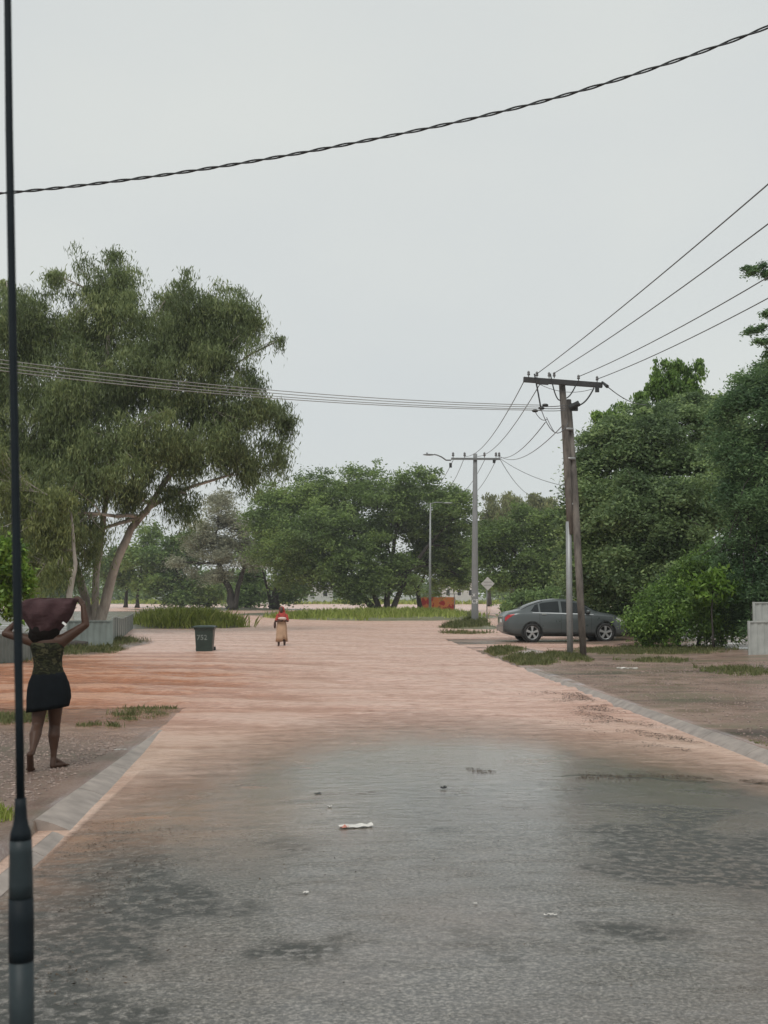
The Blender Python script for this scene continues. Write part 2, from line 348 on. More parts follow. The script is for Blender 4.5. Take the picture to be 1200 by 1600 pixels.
# ---- flood water
def wave(x, y, raw=False):
    w_ = np.zeros_like(x)
    r2 = np.random.default_rng(5)
    for i in range(18):
        a = r2.uniform(-0.6, 0.6)+(math.pi/2 if i % 3 else 0.2); k = r2.uniform(2.2, 9) if i < 9 else r2.uniform(9, 16); ph = r2.uniform(0, 6.28)
        w_ += np.sin((x*math.cos(a)*0.55+y*math.sin(a))*k+ph+1.5*np.sin(x*0.7+i)+0.9*np.sin(y*0.45+i*2))/k
    if raw: return w_
    amp = 0.019 + 0.045*np.clip((-x-0.5)/3, 0, 1)*np.exp(-((y-25)/6)**2)
    amp = amp*np.clip((y-15)/5, 0.05, 1)
    return w_*amp
wx = np.unique(np.concatenate([np.linspace(-900, -40, 14), np.linspace(-40, -13, 40), np.arange(-13, 12, 0.09), np.linspace(12, 40, 40), np.linspace(40, 900, 14)]))
wy = np.unique(np.concatenate([np.arange(4, 20, 0.1), np.arange(20, 45, 0.14), np.geomspace(45, 300, 220), np.linspace(300, 1600, 8)]))
m, b, L = newmat('flood_water'); pv = pos(m)
sx = node(m, 'ShaderNodeSeparateXYZ'); L.new(pv, sx.inputs[0]); X_, Y_ = sx.outputs[0], sx.outputs[1]
at = node(m, 'ShaderNodeAttribute', attribute_name='depth'); dp = at.outputs['Fac']
fl = nz(m, pv, 0.45, 7, 0.65, (0.6, 1.1, 1)); st = nz(m, pv, 4.2, 8, 0.75, (0.6, 1.0, 1)); rip = nz(m, pv, 6.5, 6, 0.7, (0.6, 1.0, 1)); rip2 = nz(m, pv, 24, 4, 0.6, (0.7, 1.0, 1))
red = math_(m, 'ADD', math_(m, 'MULTIPLY', math_(m, 'SUBTRACT', 0.9, X_), 0.26), math_(m, 'MULTIPLY', math_(m, 'SUBTRACT', fl, 0.5), 2.2))
yb = math_(m, 'SUBTRACT', 1.0, math_(m, 'MULTIPLY', math_(m, 'ABSOLUTE', math_(m, 'SUBTRACT', Y_, 25)), 0.075), clamp=True)
red = math_(m, 'MULTIPLY', red, math_(m, 'POWER', yb, 0.6), clamp=True)
pink = ramp(m, st, [(0.30, (0.58, 0.34, 0.26)), (0.42, (0.75, 0.475, 0.375)), (0.7, (0.86, 0.60, 0.50))])
orange = ramp(m, st, [(0.3, (0.33, 0.125, 0.060)), (0.5, (0.48, 0.20, 0.105)), (0.68, (0.66, 0.34, 0.21))])
c = mixc(m, red, pink, orange)
c = mixc(m, ramp(m, rip, [(0.36, 0.6), (0.52, 0.0)]), c, (0.42, 0.22, 0.155))  # dark ripple troughs: shading painted into the water colour
nearo = math_(m, 'MULTIPLY', math_(m, 'SUBTRACT', 17.5, Y_), 0.3, clamp=True)
c = mixc(m, math_(m, 'MULTIPLY', nearo, 0.55), c, (0.70, 0.52, 0.40))
L.new(c, b.inputs['Base Color']); b.inputs['Roughness'].default_value = 0.24; b.inputs['IOR'].default_value = 1.33; b.inputs['Specular IOR Level'].default_value = 0.45
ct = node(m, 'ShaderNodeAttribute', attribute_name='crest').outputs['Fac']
c = mixc(m, math_(m, 'MULTIPLY', ramp(m, math_(m, 'ADD', ct, math_(m, 'MULTIPLY', math_(m, 'SUBTRACT', rip, 0.5), 1.2)), [(0.55, 0.0), (0.85, 0.75)]), math_(m, 'ADD', math_(m, 'MULTIPLY', red, 0.42), 0.25)), c, mixc(m, red, (0.93, 0.74, 0.64), (0.80, 0.50, 0.36)))  # paler crests: foam, plus ripple highlights painted into the colour
c = mixc(m, math_(m, 'MULTIPLY', ramp(m, math_(m, 'ADD', ct, math_(m, 'MULTIPLY', math_(m, 'SUBTRACT', rip, 0.5), 1.2)), [(0.12, 0.7), (0.38, 0.0)]), math_(m, 'ADD', math_(m, 'MULTIPLY', red, 0.65), 0.35)), c, (0.36, 0.17, 0.105))  # troughs darkened by wave height, wave shade put into the colour
L.new(c, b.inputs['Base Color'])
al = math_(m, 'ADD', dp, math_(m, 'MULTIPLY', math_(m, 'SUBTRACT', st, 0.5), 0.055))
L.new(ramp(m, math_(m, 'MULTIPLY', al, 10.0), [(0.0, 0.0), (0.28, 0.6), (0.52, 0.98)]), b.inputs['Alpha'])
bump(m, b, math_(m, 'ADD', rip, math_(m, 'MULTIPLY', rip2, 0.45)), 1.0, 0.09)
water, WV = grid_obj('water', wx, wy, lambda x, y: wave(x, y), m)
dep = np.where((WV[:, 0] > XL) & (WV[:, 0] < XR) & (WV[:, 1] < 29), -road_z(WV[:, 0], WV[:, 1]), -gz(WV[:, 0], WV[:, 1]))
cw = wave(WV[:, 0].astype(float), WV[:, 1].astype(float), True); cw = np.clip(0.5+cw/(cw.std()*3.2), 0, 1)
a = water.data.attributes.new('crest', 'FLOAT', 'POINT'); a.data.foreach_set('value', cw.astype(np.float32))
a = water.data.attributes.new('depth', 'FLOAT', 'POINT'); a.data.foreach_set('value', dep.astype(np.float32))

# ------------------------------------------------------------------ vegetation
def leafmat(name, dark, mid_, light, rough=0.5, trans=0.4):
    m, b, L = newmat(name)
    t = node(m, 'ShaderNodeAttribute', attribute_name='tone').outputs['Fac']
    c = ramp(m, t, [(0.05, dark), (0.5, mid_), (0.95, light)])
    L.new(c, b.inputs['Base Color']); b.inputs['Roughness'].default_value = rough; b.inputs['Specular IOR Level'].default_value = 0.35
    tr = node(m, 'ShaderNodeBsdfTranslucent'); L.new(c, tr.inputs['Color'])
    mxs = node(m, 'ShaderNodeMixShader'); mxs.inputs[0].default_value = trans
    out = m.node_tree.nodes['Material Output']
    L.new(b.outputs[0], mxs.inputs[1]); L.new(tr.outputs[0], mxs.inputs[2]); L.new(mxs.outputs[0], out.inputs['Surface'])
    return m
GUM = leafmat('gum_leaf', (0.10, 0.135, 0.055), (0.185, 0.24, 0.095), (0.33, 0.38, 0.155))
GUMY = leafmat('young_gum_leaf', (0.11, 0.14, 0.048), (0.20, 0.235, 0.08), (0.33, 0.36, 0.13))
DARKG = leafmat('dark_leaf', (0.080, 0.136, 0.048), (0.163, 0.247, 0.086), (0.274, 0.389, 0.131))
MIDG = leafmat('mid_leaf', (0.097, 0.150, 0.049), (0.182, 0.269, 0.085), (0.322, 0.430, 0.132))
OLIVE = leafmat('olive_leaf', (0.146, 0.168, 0.071), (0.238, 0.268, 0.120), (0.365, 0.396, 0.176))
SILVER = leafmat('silver_leaf', (0.255, 0.263, 0.182), (0.400, 0.409, 0.298), (0.582, 0.592, 0.430))
BROAD = leafmat('broad_leaf', (0.074, 0.140, 0.040), (0.155, 0.258, 0.064), (0.310, 0.475, 0.112), 0.4)
BRIGHT = leafmat('bright_leaf', (0.061, 0.127, 0.022), (0.133, 0.240, 0.033), (0.266, 0.417, 0.077), 0.4)
DEEP = leafmat('deep_leaf', (0.069, 0.135, 0.060), (0.141, 0.235, 0.104), (0.265, 0.403, 0.164))
GRASS = leafmat('grass_blade', (0.189, 0.242, 0.051), (0.360, 0.426, 0.092), (0.600, 0.600, 0.220), 0.6)
GRASS2 = leafmat('wet_grass_blade', (0.11, 0.13, 0.05), (0.19, 0.215, 0.085), (0.36, 0.32, 0.17), 0.6)
WALLG = leafmat('canopy_leaf', (0.075, 0.122, 0.056), (0.175, 0.256, 0.110), (0.350, 0.463, 0.188))
def barkmat(name, a, c_, sc_=3):
    m, b, L = newmat(name); v = node(m, 'ShaderNodeTexCoord').outputs['Object']
    f = nz(m, v, sc_, 6, 0.65, (1, 1, 0.3)); cc = ramp(m, f, [(0.36, a), (0.6, c_)])
    L.new(cc, b.inputs['Base Color']); b.inputs['Roughness'].default_value = 0.75; bump(m, b, f, 0.5, 0.03); return m
PALEB = barkmat('pale_gum_bark', (0.17, 0.14, 0.115), (0.50, 0.45, 0.39), 1.0)
DARKB = barkmat('dark_bark', (0.022, 0.019, 0.016), (0.06, 0.05, 0.042))

def leaves(C, D, ln, wd, tone, mat, name, parent, curl=0.25, flat=False):
    """C centres, D directions; each leaf a lens-shaped quad"""
    n = len(C); D = D/np.maximum(np.linalg.norm(D, axis=1, keepdims=True), 1e-6)
    r = rng.normal(size=(n, 3))*(0.25 if flat else 1)+np.array([0, 0, 1.0 if flat else 0]); S = np.cross(D, r); S /= np.maximum(np.linalg.norm(S, axis=1, keepdims=True), 1e-6)
    N = np.cross(D, S)
    l = ln*rng.uniform(0.6, 1.3, n)[:, None]; w_ = wd*rng.uniform(0.7, 1.3, n)[:, None]
    a = C - D*l*0.5; c = C + D*l*0.5 - N*l*curl*0.3
    b_ = C + S*w_*0.5 - D*l*0.08 + N*w_*0.15; d = C - S*w_*0.5 - D*l*0.08 + N*w_*0.15
    V = np.stack([a, b_, c, d], 1).reshape(-1, 3)
    return bigmesh(name, V, 4, mat, parent, tone)
def sphere_pts(n):
    v = rng.normal(size=(n, 3)); return v/np.linalg.norm(v, axis=1, keepdims=True)
def crown(lobes, nclump, per, crad, style, ln, wd, mat, parent, fill=0.35, name='crown', up=0.25, sub=10):
    """lobes: list (c, (rx,ry,rz)). returns clump centres per lobe for twigs"""
    A = np.array([(l[1][0]*l[1][2]+l[1][0]*l[1][1]+l[1][1]*l[1][2]) for l in lobes]); A = A/A.sum()
    ns_ = max(len(lobes)*4, nclump//sub); sidx = rng.choice(len(lobes), ns_, p=A); sidx[:len(lobes)] = np.arange(len(lobes))
    Cc = np.array([l[0] for l in lobes], dtype=float)[sidx]; Rr = np.array([l[1] for l in lobes], dtype=float)[sidx]
    s = sphere_pts(ns_); s[:, 2] += up*rng.random(ns_); s /= np.linalg.norm(s, axis=1, keepdims=True)
    rad = np.where(rng.random(ns_) < fill, rng.uniform(0.2, 0.7, ns_), rng.uniform(0.72, 1.08, ns_))
    wobb = np.array([noise.noise(Vector((s[i, 0]*2.6+Cc[i, 0], s[i, 1]*2.6+Cc[i, 1], s[i, 2]*2.6+Cc[i, 2]))) for i in range(ns_)])
    K0 = Cc + s*Rr*(rad*(1+0.35*wobb))[:, None]
    pw = rng.uniform(0.5, 1.6, ns_); sub_i = rng.choice(ns_, nclump, p=pw/pw.sum())
    sR = (np.mean(Rr, axis=1)*0.20*rng.uniform(0.7, 1.3, ns_))[sub_i][:, None]
    K = K0[sub_i] + rng.normal(size=(nclump, 3))*sR*np.array([1, 1, 0.62]); idx = sidx[sub_i]; Cl = Cc[sub_i]
    kt = np.clip(rng.normal(0.45, 0.15, nclump)+rng.normal(0, 0.17, ns_)[sub_i], 0, 1)
    lt = rng.normal(0, 0.07, len(lobes))[idx]; spr = (rng.random(nclump) < 0.16)[:, None]; K = np.where(spr, Cl+(K-Cl)*rng.uniform(1.02, 1.22, nclump)[:, None], K)
    n = nclump*per; ki = np.repeat(np.arange(nclump), per)
    csz = (rng.uniform(0.55, 1.4, nclump)*np.where(spr[:, 0], 0.6, 1.0))[ki][:, None]*crad
    if style == 'droop':
        off = rng.normal(size=(n, 3))*csz*np.array([0.42, 0.42, 0.2]); h = rng.exponential(0.75, n)
        off[:, 2] -= np.minimum(h, 2.3)*csz[:, 0]*0.9
        D = rng.normal(size=(n, 3))*0.42 + np.array([0, 0, -1.0])
    elif style == 'layer':
        off = rng.normal(size=(n, 3))*csz*np.array([0.6, 0.6, 0.26]); off[:, 2] -= (off[:, 0]**2+off[:, 1]**2)/np.maximum(csz[:, 0], .1)*0.25
        D = rng.normal(size=(n, 3))*np.array([1, 1, 0.4]) + np.array([0, 0, -0.35])
    else:
        off = rng.normal(size=(n, 3))*csz*0.5
        D = rng.normal(size=(n, 3)) + off/np.maximum(csz, 0.01)*0.8 + np.array([0, 0, -0.25])
    C = K[ki]+off
    tone = np.clip(kt[ki]+lt[ki]+rng.normal(0, 0.12, n), 0, 1)
    leaves(C, D, ln, wd, tone, mat, name, parent)
    return K, idx
def limb(mb, a, b, ra, rb, seg=6, wob=0.12, n=6):
    a, b = Vector(a), Vector(b); L_ = (b-a).length; pts = []; rd = []
    o1 = Vector((random.uniform(-1, 1), random.uniform(-1, 1), random.uniform(-0.3, 0.9)))*L_*wob
    for i in range(seg+1):
        t = i/seg; p = a.lerp(b, t)+o1*math.sin(math.pi*t)+Vector((random.uniform(-1, 1), random.uniform(-1, 1), random.uniform(-1, 1)))*L_*0.015*(0 < i < seg)
        pts.append(p); rd.append(ra+(rb-ra)*t)
    mb.tube(pts, rd, n, caps=False); return pts
def tree(name, label, base, stems, lobes, nclump, per, crad, style, ln, wd, lmat, bmat, cat='tree', group=None, fill=0.35, twigs=0.25, r_l=0.09, up=0.25, z=None, sub=10):
    base = Vector((base[0], base[1], gzs(base[0], base[1])-0.1 if z is None else z))
    t = thing(name, label, cat, base, group)
    tops = []
    for (pts, r0, r1) in stems:
        mb = MB(); P_ = [Vector(p) for p in pts]
        q = [P_[0]]
        for i in range(len(P_)-1):
            for j in range(1, 5):
                u = P_[i].lerp(P_[i+1], j/4); q.append(u+Vector((random.uniform(-1, 1), random.uniform(-1, 1), 0))*r0*0.18*(j < 4))
        rr = [r0+(r1-r0)*(i/(len(q)-1))**0.7 for i in range(len(q))]; rr[0] *= 1.35
        mb.tube(q, rr, 10, jit=0.06)
        tops.append((q, rr, mb))
    K, idx = crown(lobes, nclump, per, crad, style, ln, wd, lmat, t, fill, up=up, sub=sub)
    for li, (c, r) in enumerate(lobes):
        c = Vector(c); best = None
        for s_, (q, rr, mb) in enumerate(tops):
            for j in range(len(q)//2, len(q)):
                dd = (q[j]-c).length + max(0, q[j].z-c.z)*1.5
                if best is None or dd < best[0]: best = (dd, s_, j)
        q, rr, mb = tops[best[1]]; j = best[2]
        lr = min(rr[j]*0.75, r_l); pts = limb(mb, q[j], c, lr, lr*0.45)
        ks = K[idx == li]; nk = min(len(ks), max(3, int(len(ks)*twigs)), 26)
        for kk in ks[:nk]:
            s0 = pts[random.randint(3, 6)]; limb(mb, s0, kk, lr*0.38, 0.012, 4, 0.1, 4)
    for (q, rr, mb) in tops: mb.obj('trunk', bmat, t, smooth=True)
    return t
def LB(px, py, d, rpx, rpy=None, ry=None):           # a crown lobe: where it stands and its real radii
    rpy = rpy or rpx; c = P(px, py, d); s = d/F
    return (tuple(c), (rpx*s, ry if ry else (rpx+rpy)/2*s, rpy*s))
def stem(pxs, d, r0, r1, dd=None): # list of (px,py), optional depth offsets
    dd = dd or [0]*len(pxs); return ([tuple(P(x, y, d+e)) for (x, y), e in zip(pxs, dd)], r0, r1)

# the big gum on the left
d = 57
lob = [LB(170, 460, d, 52, 62), LB(110, 520, d+1, 75, 70), LB(240, 500, d-1, 62, 60), LB(300, 500, d, 58, 62), LB(375, 505, d, 42, 55), LB(350, 560, d-1, 62, 60), LB(40, 520, d, 60, 65),
       LB(-40, 560, d, 80, 90), LB(120, 610, d-2, 90, 70), LB(240, 600, d-2, 85, 65), LB(330, 640, d-1, 75, 50), LB(405, 645, d, 42, 42), LB(437, 655, d, 18, 28), LB(430, 535, d, 14, 14), LB(180, 690, d-3, 90, 55), LB(280, 700, d-1, 72, 45), LB(370, 700, d, 55, 34), LB(425, 700, d, 22, 28),
       LB(60, 700, d-2, 80, 80), LB(90, 800, d-3, 70, 70), LB(-20, 700, d, 70, 110), LB(30, 860, d-2, 70, 60), LB(110, 850, d-1, 42, 55), LB(210, 770, d, 38, 32), LB(290, 770, d-1, 34, 26), LB(10, 440, d+1, 38, 22), LB(385, 740, d, 26, 22), LB(130, 740, d, 60, 50)]
tree('gum_tree', 'tall spreading gum tree with drooping grey-green leaves and pale forked trunk behind the left fences', P(158, 985, d)[:2],
     [stem([(152, 990), (175, 900), (205, 825), (235, 790), (300, 690), (320, 600)], d, 0.28, 0.08),
      stem([(148, 990), (150, 900), (160, 830), (172, 740), (165, 600), (170, 480)], d, 0.20, 0.07, [0, .3, .3, 0, 0, 0]),
      stem([(235, 790), (300, 760), (360, 742), (410, 700)], d, 0.12, 0.03),
      stem([(146, 990), (118, 880), (100, 780), (60, 640), (40, 540)], d, 0.22, 0.08, [0, .6, .6, 0, 0])],
     lob+[LB(165, 408, d, 24, 20), LB(78, 428, d, 14, 12)], 4500, 60, 0.62, 'droop', 0.27, 0.047, GUM, PALEB, fill=0.48, r_l=0.10, twigs=0.12)
# paler young gum foliage lower left
d = 47
tree('young_gum_tree', 'slender yellow-green young gum at the left edge below the tall gum', P(40, 1000, d)[:2],
     [stem([(112, 1000), (108, 930), (118, 880), (110, 800)], d, 0.17, 0.05)],
     [LB(50, 800, d, 45, 45), LB(95, 780, d, 30, 38), LB(95, 860, d, 30, 50), LB(60, 880, d, 40, 40), LB(10, 760, d, 40, 60)], 330, 40, 0.5, 'droop', 0.24, 0.05, GUMY, PALEB, fill=0.5)
d = 30
tree('broadleaf_shrub', 'bright green broad-leaved shrub at the left edge behind the low fence', P(5, 1010, d)[:2],
     [stem([(-14, 1035), (-8, 960), (2, 900)], d, 0.04, 0.02)],
     [LB(5, 900, d, 34, 38), LB(25, 925, d, 17, 22), LB(-20, 860, d, 40, 40), LB(14, 950, d, 20, 20)], 230, 26, 0.22, 'ball', 0.17, 0.075, BRIGHT, DARKB, cat='shrub', fill=0.5)

# wide dark tree in the centre
d = 128
lob = [LB(470, 790, d, 55, 42), LB(530, 775, d, 55, 38), LB(590, 772, d, 55, 36), LB(650, 778, d, 50, 38), LB(700, 800, d, 38, 42), LB(722, 850, d+3, 24, 45), LB(440, 840, d, 45, 50), LB(500, 835, d-3, 60, 45), LB(555, 825, d, 50, 36),
       LB(610, 815, d+4, 40, 28), LB(665, 830, d+3, 40, 30), LB(460, 890, d, 40, 32), LB(520, 885, d-2, 50, 38), LB(545, 918, d-2, 30, 18), LB(585, 880, d-2, 35, 26), LB(625, 900, d, 32, 30), LB(680, 880, d+4, 35, 38), LB(420, 800, d, 26, 28), LB(710, 895, d+4, 25, 30), LB(570, 915, d-2, 26, 16)]
tree('spreading_tree', 'wide dome-crowned dark tree with many splayed stems in the centre of the flood', P(600, 955, d)[:2],
     [stem([(588, 957), (570, 935), (540, 905), (500, 860), (470, 800)], d, 0.42, 0.14),
      stem([(595, 957), (583, 925), (565, 880), (550, 820), (545, 790)], d, 0.34, 0.12),
      stem([(604, 957), (606, 915), (612, 870), (622, 820), (640, 780)], d, 0.38, 0.12),
      stem([(610, 957), (625, 925), (640, 890), (680, 840), (710, 810)], d, 0.36, 0.12),
      stem([(622, 915), (612, 870), (600, 840), (590, 800)], d, 0.2, 0.08)],
     lob, 3200, 52, 0.95, 'layer', 0.34, 0.15, MIDG, DARKB, fill=0.18, r_l=0.2, twigs=0.2, sub=7)
d = 134
tree('small_spreading_tree', 'smaller dark tree with a leaning stem right of the wide dome-crowned tree', P(655, 954, d)[:2],
     [stem([(657, 955), (652, 925), (645, 900), (690, 860)], d, 0.32, 0.12), stem([(652, 925), (665, 895), (705, 860)], d, 0.18, 0.08)],
     [LB(640, 885, d, 30, 22), LB(690, 865, d, 35, 28), LB(715, 880, d, 25, 28), LB(660, 870, d, 25, 20), LB(735, 870, d, 14, 20)], 330, 34, 1.0, 'layer', 0.42, 0.2, DARKG, DARKB, fill=0.3, r_l=0.14)
# trees left of it
d = 148
tree('dark_leaning_tree', 'dark tree with a thick leaning trunk behind the standing woman in red', P(428, 950, d)[:2],
     [stem([(428, 950), (432, 920), (445, 890), (430, 840)], d, 0.6, 0.2), stem([(425, 950), (418, 920), (410, 890)], d, 0.3, 0.1)],
     [LB(420, 860, d, 32, 30), LB(445, 905, d, 25, 25), LB(400, 900, d, 22, 20), LB(440, 835, d, 30, 30), LB(465, 915, d, 20, 20), LB(450, 935, d, 12, 9)], 360, 32, 1.1, 'layer', 0.45, 0.2, DARKG, DARKB, fill=0.4, r_l=0.16)
d = 143
tree('silver_tree', 'silvery grey-leaved tree with a dark forked trunk left of centre', P(362, 950, d)[:2],
     [stem([(362, 952), (360, 925), (345, 890), (330, 850)], d, 0.55, 0.2), stem([(366, 952), (372, 915), (385, 880), (380, 840)], d, 0.4, 0.15)],
     [LB(345, 805, d, 35, 26), LB(375, 830, d, 30, 34), LB(320, 840, d, 32, 26), LB(350, 865, d, 42, 30), LB(305, 880, d, 24, 20), LB(390, 875, d, 25, 24), LB(335, 895, d, 28, 16)], 620, 55, 0.95, 'layer', 0.34, 0.12, SILVER, DARKB, fill=0.4, r_l=0.18)
for i, (bx, by, dd, lb_, hl) in enumerate([
    (196, 947, 178, 'low bushy tree with a thin stem, leftmost of the trees across the water', [(190, 870, 30, 34), (200, 905, 28, 20), (170, 895, 22, 30)]),
    (214, 947, 172, 'round bushy tree between the leftmost one and the wide bushy one across the water', [(225, 860, 34, 34), (240, 895, 32, 24), (215, 905, 22, 18)]),
    (283, 948, 168, 'wide bushy tree with low skirts left of the silvery tree', [(270, 870, 40, 32), (262, 905, 34, 26), (300, 915, 26, 20), (285, 850, 26, 22), (275, 928, 30, 12)]),
    (325, 948, 175, 'small dark bush-like tree under the left side of the silvery tree', [(320, 915, 24, 20), (310, 932, 18, 10), (338, 925, 14, 14)]),
    (386, 948, 160, 'small dark tree between the silvery tree and the leaning trunk', [(392, 915, 18, 22), (380, 930, 14, 12), (402, 935, 10, 8)])]):
    tree('bushy_tree', lb_, P(bx, by, dd)[:2], [stem([(bx, by+4), (bx+2, by-25), (hl[0][0], hl[0][1])], dd, 0.32, 0.12)],
         [LB(a, b_, dd, c_, e) for a, b_, c_, e in hl], 90*len(hl), 30, 1.25, 'layer', 0.5, 0.24, MIDG if i % 2 else DARKG, DARKB, group='bushy trees across the flood', fill=0.4, r_l=0.12)
# right background
d = 112
tree('dark_round_tree', 'broad dark green tree behind the parked car and sign', P(835, 950, d)[:2],
     [stem([(835, 965), (838, 920), (830, 870)], d, 0.4, 0.15), stem([(838, 940), (815, 900), (800, 850)], d, 0.22, 0.1), stem([(838, 945), (870, 900), (880, 840)], d, 0.22, 0.1)],
     [LB(790, 840, d, 38, 34), LB(840, 830, d, 45, 34), LB(885, 835, d, 40, 40), LB(775, 880, d, 28, 34), LB(820, 880, d, 42, 34), LB(875, 890, d, 45, 40), LB(790, 915, d, 30, 18), LB(850, 925, d, 40, 18), LB(760, 850, d, 18, 34), LB(910, 860, d, 40, 60)], 1300, 52, 0.9, 'layer', 0.30, 0.13, MIDG, DARKB, fill=0.35, r_l=0.16)
for lb_, dd, bx, L_ in [('olive-topped gum rising behind the broad dark tree, left of its two tall neighbours', 190, 765, [(768, 800, 14, 20), (775, 830, 22, 24), (752, 825, 14, 20)]),
                        ('olive-topped gum behind the broad dark tree, middle of three tall crowns', 185, 800, [(800, 785, 20, 18), (805, 815, 26, 26), (790, 800, 15, 18)]),
                        ('olive-topped gum behind the broad dark tree, nearest to the leaning pole', 188, 845, [(845, 785, 20, 18), (850, 812, 26, 24), (868, 800, 16, 18)])]:
    tree('olive_gum_tree', lb_, P(bx, 945, dd)[:2], [stem([(bx, 950), (bx, 880), L_[0][:2]], dd, 0.35, 0.1)],
         [LB(a, b_, dd, c_, e) for a, b_, c_, e in L_], 200, 30, 1.1, 'droop', 0.55, 0.2, OLIVE, DARKB, group='olive gums behind the right trees', fill=0.4, r_l=0.12)
# bushes under the right trees near the water
d = 100
tree('low_bush', 'dark low rounded bush on the far bank left of the parked car', P(815, 958, d)[:2], [stem([(815, 965), (815, 940)], d, 0.1, 0.05)],
     [LB(800, 947, d, 18, 12), LB(830, 942, d, 26, 16), LB(865, 940, d, 24, 18)], 190, 30, 0.6, 'ball', 0.3, 0.14, DARKG, DARKB, cat='bush', fill=0.4)

# big leafy mass on the right
d = 50
lob = [LB(1062, 630, d+1, 24, 14), LB(1030, 650, d, 20, 22), LB(1085, 650, d, 26, 22), LB(1003, 632, d, 11, 22), LB(962, 655, d, 18, 24), LB(935, 668, d, 12, 16), LB(1115, 632, d, 16, 14), LB(1140, 640, d-1, 18, 18), LB(945, 700, d, 34, 36), LB(990, 700, d-1, 48, 44), LB(1050, 710, d-2, 55, 52), LB(920, 725, d, 18, 26), LB(1120, 680, d-1, 44, 48),
       LB(945, 780, d-1, 45, 48), LB(1000, 790, d-3, 55, 52), LB(1070, 800, d-4, 62, 58), LB(1140, 780, d-3, 55, 60), LB(935, 860, d, 42, 48), LB(990, 880, d-3, 50, 48), LB(1050, 890, d-4, 55, 55), LB(960, 930, d+1, 46, 44), LB(1020, 950, d-1, 50, 45), LB(915, 800, d, 22, 40), LB(910, 900, d+1.5, 28, 50)]
tree('broadleaf_tree', 'large leafy green tree with upright topmost sprigs behind the parked car and leaning pole', P(1010, 1000, d)[:2],
     [stem([(1000, 1005), (1005, 900), (1010, 780), (1040, 650)], d, 0.3, 0.1), stem([(1020, 1005), (1060, 900), (1090, 760), (1100, 690)], d, 0.25, 0.1), stem([(990, 1005), (960, 880), (950, 740)], d, 0.2, 0.08)],
     lob, 5000, 58, 0.50, 'layer', 0.18, 0.075, WALLG, DARKB, fill=0.3, r_l=0.1, twigs=0.08, sub=13)
tree('sprigged_tree', 'bright tree with upright leafy sprigs poking above the large leafy green tree', P(1055, 1000, 52)[:2],
     [stem([(1050, 1000), (1052, 800), (1048, 660), (1040, 590)], 52, .12, .02), stem([(1052, 700), (1075, 640), (1088, 575)], 52, .06, .015), stem([(1010, 720), (1004, 650), (1003, 612)], 52, .04, .012)],
     [LB(1038, 580, 52, 16, 16), LB(1026, 606, 52, 14, 18), LB(1050, 602, 52, 17, 20), LB(1060, 572, 52, 8, 8), LB(1090, 572, 52, 8, 12), LB(1078, 590, 52, 11, 16), LB(1084, 618, 52, 18, 20), LB(1055, 635, 52, 26, 20), LB(1002, 622, 52, 6, 16), LB(1004, 645, 52, 12, 14), LB(968, 640, 52, 9, 14), LB(950, 652, 52, 10, 12), LB(932, 655, 52, 6, 10), LB(1120, 628, 52, 9, 10), LB(1102, 645, 52, 12, 14), LB(985, 665, 52, 14, 16)],
     620, 34, .24, 'droop', .19, .08, BROAD, DARKB, fill=.4, r_l=.04, twigs=.3, sub=4)
d = 38
lob = [LB(1205, 585, d, 14, 24), LB(1185, 955, d, 40, 50), LB(1180, 610, d, 30, 30), LB(1150, 640, d, 28, 22), LB(1210, 640, d-1, 48, 50), LB(1165, 700, d, 36, 40), LB(1200, 740, d-1, 44, 60), LB(1170, 800, d, 40, 55), LB(1210, 850, d, 50, 70), LB(1150, 760, d, 24, 30), LB(1265, 620, d, 30, 60), LB(1260, 700, d, 50, 110), LB(1170, 880, d, 40, 50)]
tree('dark_feathery_tree', 'tall dark feathery tree at the right edge above the pale fence', P(1215, 1000, d)[:2],
     [stem([(1210, 1010), (1212, 850), (1210, 640), (1215, 520), (1212, 430)], d, 0.26, 0.06)],
     lob, 2300, 55, 0.42, 'layer', 0.15, 0.042, DEEP, DARKB, fill=0.35, r_l=0.07, twigs=0.15)
d = 36
tree('thin_feathery_tree', 'sparse feathery treetop twigs reaching in at the upper right edge of the sky', P(1235, 1000, d)[:2],
     [stem([(1235, 1010), (1232, 800), (1225, 600), (1222, 440)], d, .12, .03), stem([(1225, 520), (1200, 510), (1176, 516)], d, .03, .008), stem([(1222, 450), (1200, 432), (1172, 420)], d, .03, .008), stem([(1227, 600), (1205, 560), (1200, 500)], d, .03, .01)],
     [LB(1180, 420, d, 13, 5), LB(1200, 428, d, 12, 8), LB(1192, 412, d, 6, 5), LB(1222, 430, d, 16, 12), LB(1176, 516, d, 8, 4), LB(1192, 510, d, 9, 6), LB(1203, 490, d, 7, 10), LB(1200, 535, d, 7, 10), LB(1185, 535, d, 7, 5), LB(1204, 560, d, 8, 9), LB(1220, 520, d, 12, 22), LB(1225, 570, d, 14, 20)],
     330, 34, .14, 'layer', .12, .04, DEEP, DARKB, fill=.4, r_l=.02, twigs=.5, sub=4)
d = 39.5
